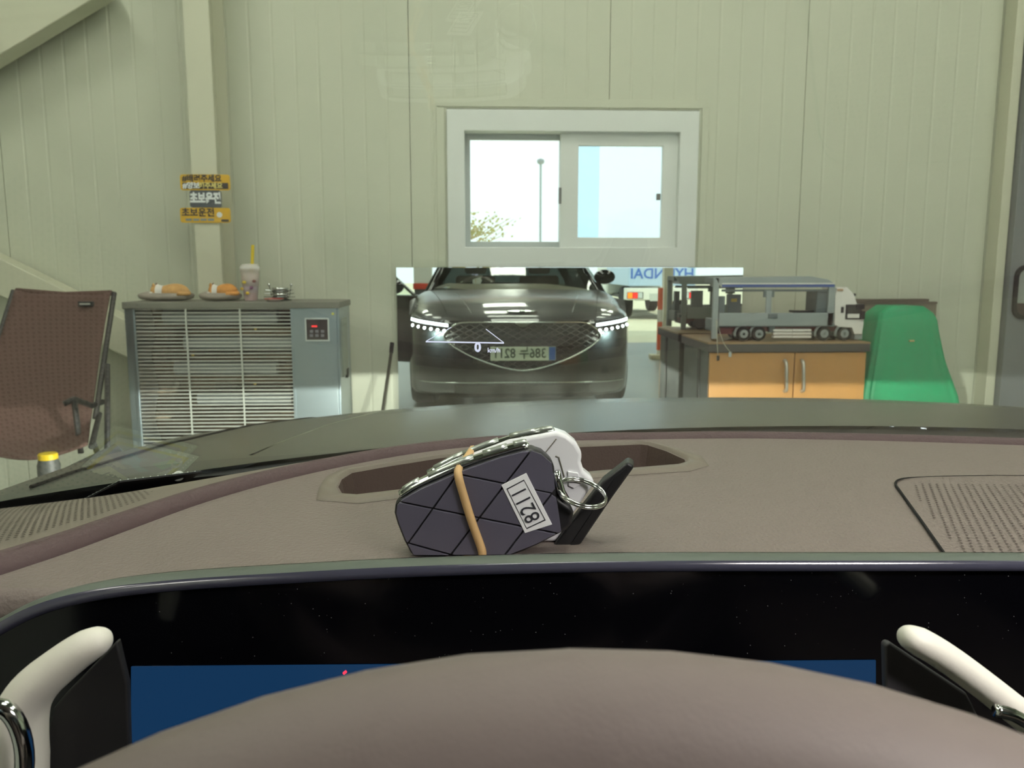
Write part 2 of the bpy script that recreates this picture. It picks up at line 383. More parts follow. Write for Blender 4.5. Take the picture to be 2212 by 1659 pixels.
lx0, lx1 = at(296, 780, HY).x, at(632, 780, HY).x
lz1 = at(450, 664, HY).z
sl = MB().box((lx0, -.012, -.0022), (lx1, .012, .0022)); sl.xf(Matrix.Translation((0, 0, 0)))
slm = MB()
slm.prism([(lx0, -.005, -.0022), (lx0, -.005, .0020), (lx0, .005, .0030), (lx0, .005, -.0012)], (lx1-lx0, 0, 0))
slme = slm.mesh('slat', mat('steel_slat', (206, 210, 202), .35, metal=.15))
pitch = .0168; ns = int((lz1-.17)/pitch)
for i in range(ns): inst('slat', slme, ht, (0, HY+.014, lz1-.008-i*pitch))
for px in (407, 523):
    x = at(px, 780, HY).x; MB().box((x-.003, HY-.004, .16), (x+.003, HY+.003, lz1+.003)).build('louvre_bar', MATS['steel_slat'], ht)
for px in (293, 634):
    x = at(px, 780, HY).x; MB().box((x-.005, HY-.006, .15), (x+.005, HY+.01, lz1+.008)).build('louvre_edge', steel, ht)
refl = mat('heat_stained_reflector', (112, 92, 72), .16, metal=.95, var=.55, vscale=3.5, stretch=(1, 1, 2.4), bump=.6, bscale=6)
rows = []
for i in range(25):
    z = .16+(lz1-.16)*i/24; rows.append([(lx0, HY+.19+.03*math.sin(z*22), z), (lx1, HY+.17+.03*math.sin(z*22+.6), z)])
MB().grid(rows).build('reflector', refl, ht, smooth=True)
tubem = mat('heater_tube', (198, 204, 206), .25, metal=.6)
for (xa, xb, py) in ((355, 600, 684), (400, 632, 740), (380, 600, 795), (430, 632, 860)):
    a, c = at(xa, py, HY+.09), at(xb, py, HY+.09); MB().tube([a, c], .031, 14).build('heating_tube', tubem, ht, smooth='auto')
for (px, py) in ((552, 710), (417, 767), (551, 828)):
    MB().ball(at(px, py, HY+.065), .009).build('tube_clip', mat('brass_clip', (235, 200, 110), .25, metal=1), ht, smooth=True)
bxp(MB(), 638, 662, 733, 1100, HY-.002, .03).build('control_panel', steel, ht, bevel=.003)
ring(MB(), rect(659, 687, 711, 737, HY-.008), rect(662, 690, 708, 734, HY-.008), (0, .008, 0)).build('display_bezel', mat('bright_bezel', (225, 232, 230), .3, metal=.4), ht)
ds = bxp(MB(), 662, 690, 708, 734, HY-.006, .005).build('display', mat('dark_display', (62, 56, 58), .25), ht)
for i in range(3):
    for j in range(2): bxp(MB(), 669+12*i, 713+9*j, 676+12*i, 719+9*j, HY-.009, .004).build('button', mat('grey_button', (120, 118, 128), .4), ds, bevel=.001)
bxp(MB(), 673, 703, 685, 706.5, HY-.0075, .002).build('red_readout', emat('red_led', (255, 60, 60), 1.2), ds)
MB().lathe([(.006, 0), (.006, .003)], tuple(at(719, 678, HY-.005)), 'y', 12).build('round_sticker', mat('yellow_dot', (205, 205, 90), .5), ht)
MB().box((hx1, HY+.06, hzt-.35), (hx1+.006, HY+.20, hzt-.08)).build('side_vent', mat('vent_grey', (150, 160, 148), .4), ht)
bxp(MB(), 743, 797, 751, 816, HY+.15, .05).build('side_switch', blackp, ht)

# things on the heater
TY = 3.84; TZ = hzt
def cat(px0, px1, pyt, name, label, headleft, darker):
    cx = (at(px0, 640, TY).x+at(px1, 640, TY).x)/2; w_ = (at(px1, 640, TY).x-at(px0, 640, TY).x)/2
    cushm = mat('grey_cushion', (150, 142, 132), .9, var=.2, vscale=30, bump=.6, bscale=90)
    cu = MB(); rows = []
    for i in range(9):
        a = math.pi*i/8; rows.append([(cx+w_*(.35+.65*math.sin(a))*math.cos(t)*(1.0 if i else 1), TY+.085*(.35+.65*math.sin(a))*math.sin(t), TZ+.0190-.018*math.cos(a)+(.008*math.cos(t)**2 if i > 3 else 0)) for t in [2*math.pi*k/20 for k in range(20)]])
    cu.grid(rows, True); cu.f.append(tuple(range(len(rows[0])))); cu.f.append(tuple(range(8*20, 9*20)))
    root = thing(name, label, 'ornament', (cx, TY, TZ), 'sleeping cat ornaments on the heater')
    cu.build('cushion', cushm, root, smooth=True)
    orange = mat('ginger_fur_'+darker, (204, 158, 98) if darker == 'a' else (214, 150, 78), .9, var=.45, vscale=38, bump=.8, bscale=150)
    whitef = mat('white_fur', (226, 222, 214), .95, var=.06, bump=.6, bscale=150)
    z = TZ+.03; h_ = at(px0, 640, TY).z-at(px0, pyt, TY).z
    bd = MB(); rows = []; n = 14
    x0_ = cx-w_*.50; x1_ = cx+w_*.86
    prof = [(0, .014), (.03, .027), (.09, .035), (.17, .035), (.25, .029), (.33, .028), (.42, .035), (.55, .040), (.7, .041), (.83, .036), (.93, .024), (1, .008)]
    for t, r in prof:
        rows.append([(lerp(x0_, x1_, t), TY-.01+r*1.0*math.cos(a)+.0*t, z+.012+r*.95*math.sin(a)) for a in [2*math.pi*k/n for k in range(n)]])
    bd.grid(rows, True); bd.f.append(tuple(range(n))); bd.f.append(tuple(range(11*n, 12*n)))
    body = bd.build('cat_body', orange, root, smooth=True); md = body.modifiers.new('s', 'SUBSURF'); md.levels = md.render_levels = 1
    wh = MB(); rows = []
    for t, r in ((.17, .0362), (.20, .0345), (.25, .0305), (.30, .0295), (.34, .031)):
        rows.append([(lerp(x0_, x1_, t), TY-.012+r*math.cos(a), z+.012+r*.97*math.sin(a)) for a in [2*math.pi*k/n for k in range(n)]])
    wh.grid(rows, True).build('white_collar_fur', whitef, body, smooth=True)
    for dy in (-.025, .012):
        ex = lerp(x0_, x1_, .10); MB().lathe([(.009, 0), (.006, .007), (.001, .015)], (ex, TY+dy, z+.038), n=8).build('ear', orange if dy < 0 else mat('dark_ear', (120, 80, 60), .9), body, smooth=True)
    MB().ball((lerp(x0_, x1_, .06), TY-.038, z+.006), (.010, .009, .007)).build('muzzle', whitef, body, smooth=True)
    MB().tube(smooth_path([(x1_-.01, TY, z+.01), (x1_+.005, TY-.04, z+.004), (x1_-.04, TY-.062, z+.003)]), .009, 8).build('tail', orange, body, smooth=True)
cat(299, 420, 600, 'sleeping_cat', 'larger ginger sleeping cat ornament on a grey cushion, left on the heater', True, 'a')
cat(431, 522, 604, 'sleeping_cat', 'smaller orange and white sleeping cat ornament beside the drink cup', True, 'b')
cx = at(542, 640, TY).x
cp = thing('drink_cup', 'clear takeaway cup of pink drink with a yellow straw', 'cup', (cx, TY, TZ))
cupg = mat('clear_cup', (236, 226, 222), .15, trans=0, alpha=.45)
MB().lathe([(.028, 0), (.030, .004), (.044, .138), (.046, .140), (.046, .147), (.043, .147)], (cx, TY, TZ)).build('cup', cupg, cp, smooth='auto')
MB().lathe([(.027, .002), (.030, .035), (.0305, .036)], (cx, TY, TZ)).build('drink', mat('pink_drink', (214, 160, 168), .4), cp, smooth='auto')
MB().lathe([(.031, .037), (.0345, .066)], (cx, TY, TZ)).build('drink_layer', mat('lilac_drink', (190, 168, 196), .4), cp, smooth=True)
MB().lathe([(.035, .067), (.0405, .128)], (cx, TY, TZ)).build('foam', mat('foam', (222, 206, 196), .6, var=.06, vscale=40), cp, smooth=True)
MB().lathe([(.046, .147), (.045, .156), (.036, .166), (.012, .170)], (cx, TY, TZ)).build('lid', mat('clear_lid', (238, 234, 230), .15, alpha=.6), cp, smooth='auto')
for (a, h_, c_) in ((-2.0, .085, (214, 190, 70)), (-1.2, .06, (120, 74, 110)), (-1.7, .035, (224, 190, 60)), (-.9, .09, (130, 86, 80)), (-2.6, .055, (214, 180, 60))):
    r = .0315+.0115*h_/.138+.003
    MB().ball((cx+r*math.cos(a), TY+r*math.sin(a), TZ+h_), (.009, .004, .007)).build('print_spot', mat('print_%d' % c_[0]+str(c_[1]), c_, .5), cp, smooth=True)
st0, st1 = Vector((cx+.004, TY, TZ+.05)), at(546, 529, TY)
MB().tube([st0, st1], .0075, 12).build('straw', mat('yellow_straw', (226, 196, 40), .35), cp, smooth='auto')
cx = at(606, 640, TY).x
rg = thing('wire_ring_stand', 'small shiny wire stand of stacked rings beside the cup', 'stand', (cx, TY, TZ))
MB().lathe([(.050, 0), (.050, .006), (.03, .010)], (cx, TY, TZ), n=24).build('base', darkch, rg, smooth='auto')
for i in range(4): MB().lathe([(.036, .0), (.040, .003), (.036, .010), (.030, .011)], (cx, TY, TZ+.012+i*.013), n=24).build('ring', chrome if i % 2 else darkch, rg, smooth=True)
for s in (-1, 1):
    for i in range(3): MB().tube([(cx+s*.036, TY-.01, TZ+.016+i*.015), (cx+s*(.072-.004*i), TY-.02, TZ+.018+i*.016)], .0018, 6).build('wire', darkch, rg)
    MB().tube([(cx+s*.042, TY, TZ+.02), (cx+s*.050, TY, TZ+.07)], .002, 6).build('prong', darkch, rg)
    MB().ball((cx+s*.051, TY, TZ+.074), .007).build('prong_ball', chrome, rg, smooth=True)
dx = at(592, 652, HY+.045).x
dd = thing('saucer', 'tiny white and red saucer at the front edge of the heater', 'dish', (dx, HY+.045, TZ))
MB().lathe([(.022, 0), (.040, .007), (.044, .012), (.040, .011), (.02, .004)], (dx, HY+.045, TZ), n=24).build('plate', mat('white_glaze', (228, 214, 204), .25), dd, smooth=True)
MB().tube([(dx+.0435*math.cos(a), HY+.045+.0435*math.sin(a), TZ+.0122) for a in [2*math.pi*k/24 for k in range(24)]], .0015, 6, closed=True).build('red_rim', mat('red_glaze', (190, 70, 60), .3), dd, smooth=True)

# stickers on the column
SY = 4.052
def sticker(x0_, y0_, x1_, y1_, name, label, m_, border=None):
    a, c = at(x0_, y1_, SY), at(x1_, y0_, SY)
    t = thing(name, label, 'sticker', (a.x, SY, a.z), 'novice driver stickers on the column')
    MB().prism([(p[0], SY, p[1]) for p in rrect(a.x, a.z, c.x, c.z, .012)], (0, .006, 0)).build('plate', m_, t)
    return t
yel = mat('yellow_sticker', (214, 170, 48), .3, var=.08, vscale=14); ink = mat('black_ink', (52, 46, 44), .6); wht = mat('white_ink', (226, 230, 232), .5); gryk = mat('grey_board', (70, 78, 84), .5); yin = mat('pale_yellow_ink', (220, 205, 120), .5)
def stx(s, px, py, h, m_, t, bold=.0012, sx=1.0):
    return text(s, h, at(px, py, SY-.0014), (1, 0, 0), (0, 0, 1), m_, 'lettering', t, .0004, bold, sx=sx)
t = sticker(390, 377, 496, 411, 'bumper_sticker', 'topmost yellow novice driver sticker with a black band', yel)
stx('#배려주세요', 436, 386, .036, ink, t)
bxp(MB(), 394, 395, 493, 408, SY-.0015, .0015).build('band', ink, t, bevel=.0005)
text('#양보', .033, at(413, 401.5, SY-.003), (1, 0, 0), (0, 0, 1), wht, 'lettering', t, .0004, .0012)
text('해주세요', .031, at(455, 401.5, SY-.003), (1, 0, 0), (0, 0, 1), yin, 'lettering', t, .0004, .001)
t = sticker(411, 411, 477, 448, 'bumper_sticker', 'dark middle novice driver sticker with big white letters', gryk)
text('초보운전', .056, at(444, 429.5, SY-.0014), (1, 0, 0), (0, 0, 1), wht, 'lettering', t, .0004, .003, sx=.72)
t = sticker(390, 449, 497, 481, 'bumper_sticker', 'lowest yellow novice driver sticker with a white oval', yel)
stx('초보운전', 428, 460, .043, ink, t, .0012)
for i in range(4): bxp(MB(), 401+16*i, 472, 414+16*i, 477, SY-.0015, .0015).build('small_print', mat('blurred_print', (128, 138, 140), .6), t)
MB().lathe([(.013, 0), (.013, .002)], tuple(at(474, 464, SY-.002)), 'y', 16).build('white_oval', wht, t)
bxp(MB(), 478, 474, 494, 479, SY-.0015, .0015).build('dark_bar', ink, t)
# pry bar leaning on the wall
a, c = at(848, 742, 4.24), at(822, 920, 4.12)
bs = thing('flat_bar', 'dark flat bar leaning against the wall left of the mirror', 'bar', (c.x, c.y, 0))
d = (c-a).normalized(); c = a+d*((a.z-0)/-d.z)
MB().tube([a, c], .017, 8, flat=.5).build('bar', mat('dark_bar', (58, 56, 48), .6), bs, smooth='auto')
MB().tube([a+Vector((-.002, 0, .004)), a-d*-.05], .019, 8, flat=.6).build('bar_head', rubber, bs, smooth='auto')

# ================================================================== CAMP CHAIR
chm = mat('brown_canvas', (88, 64, 58), .85, var=.12, vscale=7, bump=.3, bscale=300)
blk = mat('black_tube', (38, 38, 38), .5)
top_l, top_r = at(32, 628, 3.55), at(239, 633, 3.55)
bot_l, bot_r = at(-60, 920, 3.22), at(196, 905, 3.22)
fr_l, fr_r = at(-70, 968, 2.92), at(190, 962, 2.92)
ch = thing('camp_chair', 'brown canvas high-back folding camp chair beside the heater', 'chair', (at(90, 900, 3.3).x, 3.3, 0))
rows = []
for t in [i/14 for i in range(15)]:
    l = lerp(top_l, bot_l, t); r = lerp(top_r, bot_r, t); row = []
    for s in [j/12 for j in range(13)]:
        p = lerp(l, r, s); sag = .05*math.sin(math.pi*s)*math.sin(math.pi*min(1, t*1.05)*.9+.1)
        p = p+Vector((0, sag+.006*math.sin(9*s+5*t), -.012*math.sin(math.pi*s)*(1-t))); row.append(p)
    rows.append(row)
for t in [i/6 for i in range(1, 7)]:
    l = lerp(bot_l, fr_l, t); r = lerp(bot_r, fr_r, t)
    rows.append([lerp(l, r, s)+Vector((0, 0, -.05*math.sin(math.pi*s)-.012*math.sin(math.pi*t))) for s in [j/12 for j in range(13)]])
cf = MB().grid(rows).build('canvas_seat', chm, ch, smooth=True); sm = cf.modifiers.new('t', 'SOLIDIFY'); sm.thickness = .006
MB().tube([top_l+Vector((0, .01, 0)), lerp(top_l, top_r, .5)+Vector((0, .012, -.012)), top_r+Vector((0, .01, 0))], .012, 8).build('top_hem', chm, cf, smooth=True)
a = at(174, 651, 3.535); c = at(205, 661, 3.535)
tg = MB().box((a.x, 3.51, c.z), (c.x, 3.53, a.z)).build('brand_tag', mat('black_tag', (40, 42, 44), .6), cf)
MB().box((a.x+.008, 3.507, c.z+.007), (c.x-.008, 3.511, a.z-.007)).build('tag_print', mat('pale_print', (170, 172, 166), .6), cf)
for l, r_, s in ((top_l, bot_l, -1), (top_r, bot_r, 1)):
    MB().tube([l+Vector((s*.01, .012, 0)), r_+Vector((s*.012, .012, 0))], .011, 8).build('back_tube', blk, ch, smooth='auto')
for l, r_, s in ((bot_l, fr_l, -1), (bot_r, fr_r, 1)):
    MB().tube([l+Vector((s*.012, .05, .01)), r_+Vector((s*.012, 0, -.005))], .011, 8).build('seat_tube', blk, ch, smooth='auto')
    MB().tube([l+Vector((s*.012, .15, .20)), Vector((r_.x+s*.03, r_.y, .012))], .011, 8).build('leg', blk, ch, smooth='auto')
    MB().tube([r_+Vector((s*.012, .02, 0)), Vector((l.x+s*.03, l.y+.25, .012))], .011, 8).build('leg', blk, ch, smooth='auto')
    ar = at(160, 862, 3.1) if s > 0 else at(-120, 862, 3.1)
    e1 = at(222, 868, 3.32) if s > 0 else at(-150, 868, 3.32)
    MB().tube([ar+Vector((-.03*s, -.02, -.015)), ar, lerp(ar, e1, .6)+Vector((0, 0, -.02)), e1], .011, 8).build('armrest', blk, ch, smooth=True)
    MB().tube([ar, ar+Vector((.01, 0, -.21))], .011, 8).build('arm_post', blk, ch, smooth='auto')
bx = at(103, 979, 2.78)
yb = thing('slim_canister', 'dark slim canister with a yellow cap in front of the camp chair', 'canister', (bx.x, 2.78, 0))
MB().lathe([(.034, 0), (.036, .02), (.036, bx.z-.04), (.030, bx.z-.02)], (bx.x, 2.78, 0), n=24).build('canister', mat('charcoal_plastic', (70, 72, 70), .5), yb, smooth='auto')
MB().lathe([(.031, bx.z-.02), (.031, bx.z-.003), (.028, bx.z)], (bx.x, 2.78, 0), n=24).build('cap', mat('yellow_lid', (206, 176, 20), .4), yb, smooth='auto')

# ================================================================== CABINET, TOY TRUCK, TARP
CY = 3.75; ZC = at(1700, 739, CY).z
cx0, cx1 = at(1532, 790, CY).x, at(1532, 790, CY).x+.755
cb = thing('low_cabinet', 'two-door wooden cabinet with dark grey sides under the toy truck', 'cabinet', (cx0, CY, 0))
wood = mat('orange_wood_door', (190, 138, 78), .35, var=.08, vscale=3, stretch=(6, 6, .6))
dgrey = mat('dark_grey_laminate', (78, 84, 84), .4, var=.05)
b = MB(); b.box((cx0, CY+.02, .06), (cx0+.02, 4.22, ZC-.045)); b.box((cx1-.02, CY+.02, .06), (cx1, 4.22, ZC-.045)); b.box((cx0+.02, 4.2, .06), (cx1-.02, 4.22, ZC-.045)); b.box((cx0+.02, CY+.05, .06), (cx1-.02, 4.2, .08)); b.box((cx0+.02, CY+.05, 0), (cx1-.02, 4.2, .06))
b.build('carcass', dgrey, cb, bevel=.002)
MB().box((cx0-.005, CY+.15, .02), (cx0+.015, CY+.19, ZC-.045)).build('side_batten', mat('black_batten', (40, 44, 44), .5), cb)
MB().box((cx0-.012, CY-.012, ZC-.045), (cx1+.01, 4.235, ZC-.008)).build('worktop_edge', mat('charcoal_edge', (62, 60, 60), .5), cb, bevel=.002)
MB().box((cx0-.012, CY-.012, ZC-.008), (cx1+.01, 4.235, ZC)).build('worktop', shelf, cb, bevel=.001)
xm = at(1716, 790, CY).x
for i, (a, c) in enumerate(((cx0+.002, xm-.0025), (xm+.0025, cx1-.002))):
    dr = MB().box((a, CY, .07), (c, CY+.018, ZC-.05)).build('door', wood, cb, bevel=.002)
    hxp = 1700 if i == 0 else 1737
    h0, h1 = at(hxp, 780, CY-.03), at(hxp, 847, CY-.03)
    MB().tube(smooth_path([(h0.x, CY+.002, h0.z), (h0.x, CY-.022, h0.z-.012), (h0.x, CY-.034, (h0.z+h1.z)/2), (h1.x, CY-.022, h1.z+.012), (h1.x, CY+.002, h1.z)], 5), .0085, 8).build('handle', mat('satin_handle', (190, 188, 178), .3, metal=.7), dr, smooth=True)

TYN = 3.80; TW = .17
tk = thing('toy_truck', 'grey brick-built toy wing-body truck with white cab on the cabinet', 'toy truck', (at(1700, 737, TYN).x, TYN+.08, ZC))
tg_ = mat('toy_grey', (146, 156, 156), .35, var=.04); tgd = mat('toy_dark_grey', (92, 104, 106), .4); tgw = mat('toy_white', (228, 226, 220), .3); tgb = mat('toy_black', (24, 24, 26), .35); tgr = mat('toy_dark_red', (96, 36, 34), .4); tgbl = mat('toy_blue', (58, 84, 150), .35)
def tb(nm, x0_, y0_, x1_, y1_, m_, y=0, d=.02, par=None, bev=.0015): return bxp(MB(), x0_, y0_, x1_, y1_, TYN+y, d).build(nm, m_, par or tk, bevel=bev)
tb('chassis', 1556, 704, 1850, 716, tgr, .03, TW-.06)
tb('cargo_floor', 1553, 699, 1803, 706, tgd, .004, TW-.008)
for yy in (0, TW-.014):
    sp = tb('side_panel', 1553, 676, 1800, 704, tg_, yy, .014)
    if yy == 0: tb('catch', 1660, 678, 1680, 688, tgd, -.006, .006, sp)
    tb('corner_post', 1540, 600, 1552, 732, tg_, yy, .016)
    tb('centre_post', 1655, 628, 1667, 677, tg_, yy, .010)
    tb('post_bracket', 1650, 625, 1673, 642, tgd, yy+.001, .010)
    tb('front_post', 1789, 615, 1803, 704, tg_, yy, .016)
    wp = [at(px, py, TYN+yy) for px, py in ((1538, 601), (1752, 597), (1790, 604), (1803, 613), (1560, 614), (1545, 606))]
pts = [at(px, py, TYN) for px, py in ((1545, 600), (1752, 597), (1790, 604), (1803, 613), (1803, 621), (1558, 621), (1552, 612))]
rf = MB().prism(pts, (0, TW, 0)).build('wing_roof', tg_, tk, bevel=.0015)
tb('blue_stripe', 1560, 614.5, 1803, 620.5, tgbl, -.002, .004, rf); tb('white_stripe', 1560, 611.5, 1803, 614, tgw, -.002, .004, rf)
tb('roof_rail', 1560, 625, 1795, 630, tgd, .01, .012); tb('roof_rail', 1560, 625, 1795, 630, tgd, TW-.03, .012)
tb('bulkhead', 1764, 626, 1792, 690, tgd, .02, TW-.04)
tb('rear_frame', 1540, 600, 1549, 612, tgd, .014, TW-.028); tb('rear_gate', 1541, 690, 1548, 716, tgd, .014, TW-.028)
tb('rear_box', 1572, 636, 1600, 690, tgd, TW-.05, .03); tb('rear_box', 1553, 640, 1566, 690, tgd, .02, .03)
tb('flat_tray', 1716, 671, 1790, 676, tgb, .05, .07); tb('lamp_block', 1580, 645, 1592, 652, mat('toy_yellow', (200, 170, 60), .4), TW-.056, .006)
cabp = [at(px, py, TYN+.004) for px, py in ((1803, 702), (1804, 640), (1808, 622), (1830, 620), (1845, 636), (1851, 655), (1860, 660), (1866, 688), (1866, 700), (1862, 722), (1845, 722), (1841, 708), (1812, 706))]
cbm = MB().prism(cabp, (0, TW-.008, 0)).build('cab', tgw, tk, bevel=.002)
tb('window_frame', 1827, 658, 1862, 690, tgb, 0, .006, cbm); tb('side_window', 1831, 662, 1858, 677, mat('toy_glass', (60, 64, 60), .1), -.002, .004, cbm)
tb('door_lower', 1831, 678, 1857, 687, tgw, -.002, .004, cbm); tb('sun_visor', 1850, 657, 1868, 668, tgb, -.004, TW, cbm); tb('mirror', 1862, 672, 1869, 690, tgb, -.012, .012, cbm)
tb('air_intake', 1817, 663, 1823, 676, tgb, .0015, .004, cbm); tb('roof_vent', 1809, 624, 1822, 629, mat('toy_tan', (170, 140, 110), .5), .0, .006, cbm); tb('roof_lamp', 1843, 634, 1849, 640, tgb, .05, .02, cbm)
tb('bumper', 1846, 712, 1863, 733, tg_, .01, TW-.02, cbm)
wr = ZC*0+(at(1608, 720, TYN).z-ZC)
for px in (1608, 1641, 1782, 1826):
    for yy in (.006, TW-.04):
        c = at(px, 720, TYN); c.z = ZC+.0347
        wl = MB().lathe([(.020, -.016), (.030, -.016), (.034, -.011), (.034, .011), (.030, .016), (.020, .016)], (c.x, TYN+yy+.016, c.z), 'y', 24).build('wheel', rubber, tk, smooth='auto')
        MB().lathe([(.020, -.017), (.019, -.013), (.009, -.011), (.007, -.017)], (c.x, TYN+yy+.016, c.z), 'y', 20).build('hub', tg_, wl, smooth='auto')
    if True:
        arc = [(c.x+.042*math.cos(a), TYN+.016, c.z+.042*math.sin(a)) for a in [math.radians(200-k*22) for k in range(5)]]
        MB().tube(arc, .006, 6).build('mudguard', tg_, tk, smooth=True)
for j in range(3):
    for (xa, xb) in ((1671, 1711.5), (1712.5, 1753)): tb('tank_bar', xa, 711+7*j, xb, 716+7*j, tgw, .004, .03)
tb('rear_red_block', 1556, 708, 1582, 722, tgr, .02, TW-.04); tb('coupling', 1662, 704, 1674, 718, tgd, .01, .03)
# pendant cords hanging over the cabinet
for (px, py, nm, lb) in ((1551, 768, 'hanging_tag', 'small dark tag on a cord hanging over the cabinet edge'), (1577, 760, 'hanging_tag', 'tiny pale tag on a slanted cord beside the dark tag')):
    e = at(px, py, CY-.03); t = thing(nm, lb, 'tag', e)
    s = at(1547, 690, TYN-.012); md = at((1547+px)/2, 738, CY-.035)
    MB().tube(smooth_path([s, md, e]), .0016, 6).build('cord', mat('pale_cord', (176, 176, 160), .7), t, smooth=True)
    MB().box((e.x-.007, CY-.036, e.z-.024), (e.x+.007, CY-.028, e.z)).build('tag_body', blackp if px < 1560 else mat('pale_tag', (170, 178, 176), .5), t, bevel=.003)
# boards behind
for i, (xa, ya, xb, dy, lb) in enumerate(((1846, 646, 2006, .02, 'taller brown-grey board leaning on the wall behind the green tarp'), (1850, 652, 2024, -.005, 'shorter front brown-grey board leaning behind the green tarp'))):
    a = at(xa, ya, 4.24+dy); c = at(xb, ya, 4.24+dy)
    t = thing('leaning_board', lb, 'board', (a.x, 4.2+dy, 0), 'boards leaning on the wall')
    MB().prism([(a.x, 4.24+dy, a.z), (c.x, 4.24+dy, a.z), (c.x, 4.205+dy, 0), (a.x, 4.205+dy, 0)], (0, .018, 0)).build('board', mat('brown_grey_board', (132, 122, 106), .6, var=.08), t, bevel=.002)
    MB().box((a.x, 4.234+dy, a.z-.012), (c.x, 4.262+dy, a.z)).build('edge_strip', mat('board_edge', (108, 98, 86), .6), t)
# tarp
gt = thing('green_tarp', 'green tarpaulin draped over a tall stack beside the cabinet', 'tarpaulin', (at(1970, 800, 3.9).x, 3.9, 0))
gz = at(1960, 662, 3.85).z
prof = [(0, 1875, 2088), (.42, 1888, 2052), (.72, 1896, 2036), (.90, 1901, 2028), (.97, 1908, 2016), (1.0, 1925, 2000)]
rows = []
for t in [i/30 for i in range(31)]:
    z = gz*(t if t < .999 else 1)
    tt = max(0, (t-.55)/.45)            # pixel table spans the visible part
    xl = interp([(p, at(a_, 760, 3.85).x) for p, a_, c_ in prof], tt); xr = interp([(p, at(c_, 760, 3.85).x) for p, a_, c_ in prof], tt)
    ex = (1-min(1, t/.55))*.05; cxm, hw = (xl+xr)/2+ex*.5, (xr-xl)/2+ex*.5; hd = .135*(.75+.25*(1-t))*(1 if t < .95 else .85); row = []
    for k in range(48):
        a = 2*math.pi*k/48; ca, sa = math.cos(a), math.sin(a); e = .30
        fold = 1+(.055*math.sin(9*a+1.3+t)+.035*math.sin(17*a+t*4))*(1-.85*t)
        row.append((cxm+hw*math.copysign(abs(ca)**e, ca)*fold, 3.965+hd*math.copysign(abs(sa)**e, sa)*fold, z))
    rows.append(row)
b = MB().grid(rows, True); b.f.append(tuple(range(30*48, 31*48)))
tp = b.build('tarp', mat('green_tarp', (34, 160, 108), .5, var=.14, vscale=5, bump=.9, bscale=9, stretch=(1, 1, .35)), gt, smooth=True)
a = at(1973, 737, 3.82); MB().tube([(a.x-.012, 3.835, a.z), (a.x+.012, 3.835, a.z)], .005, 6).build('tie', mat('tan_tie', (190, 170, 120), .7), tp)

# ================================================================== THE CAR
CX = .375; W = .965
PROF = [(.15, 1.96), (.19, 2.04), (.30, 2.085), (.42, 2.10), (.60, 2.10), (.70, 2.09), (.755, 2.072), (.785, 2.045)]
HOOD = [(2.045, .785), (2.015, .815), (1.95, .845), (1.8, .892), (1.6, .940), (1.4, .974), (1.2, .997), (1.05, 1.007), (.95, 1.010)]
def rec(x):
    r = min(1, abs(x)/W); return .95*(1-(max(0, 1-r**3.2))**(1/3.2))
def base_y(x): return .92-.235*min(1.3, (abs(x)/.8))**2.2
def rear_y(x): return base_y(x)+.035
def nose_y(x, z): return interp(PROF, z)-rec(x)
def bpt(x, z, off=0): return Vector((CX+x, nose_y(x, z)+off, z))
def shoulder(x):
    r = abs(x)/W; return .022*r*r+.075*max(0, (r-.82)/.18)**2.2
def hood_pt(x, yc, off=0):
    tv = (2.045-yc)/(2.045-.95); z = interp([(p[0], p[1]) for p in HOOD[::-1]], yc)
    ylead = nose_y(x, .785); yr = min(rear_y(x), ylead-.02) if abs(x) < W*.985 else ylead-.1
    return Vector((CX+x, ylead+(yr-ylead)*tv, z-shoulder(x)*min(1, tv*1.6+.25)+off))
car = thing('car', 'black luxury sedan seen from its driver seat, its front in the mirror', 'car', (CX, -.5, 0))
xs = [W*math.sin(math.pi/2*t) for t in [-1+2*i/72 for i in range(73)]]
rows = [[bpt(x, z) for x in xs] for z in [.15, .17, .19, .24, .30, .36, .42, .5, .6, .65, .70, .73, .755, .77, .785]]
MB().grid(rows).build('front_bumper', paint, car, smooth=True)
ycs = [2.045, 2.03, 2.015, 1.98, 1.95, 1.88, 1.8, 1.7, 1.6, 1.5, 1.4, 1.3, 1.2, 1.12, 1.05, .95]
MB().grid([[hood_pt(x, y) for x in xs] for y in ycs]).build('bonnet', mat('dusty_bonnet_paint', (24, 27, 25), .45, coat=1.0, var=.1, vscale=5), car, smooth=True)
_nt = MATS['dusty_bonnet_paint'].node_tree; _tc = _nt.nodes.new('ShaderNodeTexCoord'); _sp = _nt.nodes.new('ShaderNodeSeparateXYZ'); _mr = _nt.nodes.new('ShaderNodeMapRange')
_nt.links.new(_tc.outputs['Object'], _sp.inputs[0]); _nt.links.new(_sp.outputs['Y'], _mr.inputs[0])      # dust gathers towards the windscreen
for _i, _v in ((1, 1.75), (2, 1.25), (3, .05), (4, .27)): _mr.inputs[_i].default_value = _v
_nt.links.new(_mr.outputs[0], _nt.nodes['Principled BSDF'].inputs['Coat Roughness'])
seamm = mat('seam_black', (4, 4, 4), .9)
for s in (-1, 1):
    MB().tube([hood_pt(s*lerp(.60, .80, t), lerp(2.03, 1.0, t), .0005) for t in [i/20 for i in range(21)]], .0022, 6).build('bonnet_seam', seamm, car)
    MB().tube([hood_pt(s*lerp(.40, .62, t), lerp(2.0, 1.0, t), -.0035) for t in [i/16 for i in range(17)]], .006, 8, flat=.7).build('bonnet_crease', paint, car, smooth=True)
MB().tube([bpt(x, .78, .002) for x in [-.62+1.24*i/30 for i in range(31)]], .0025, 6).build('bonnet_lip_seam', seamm, car)
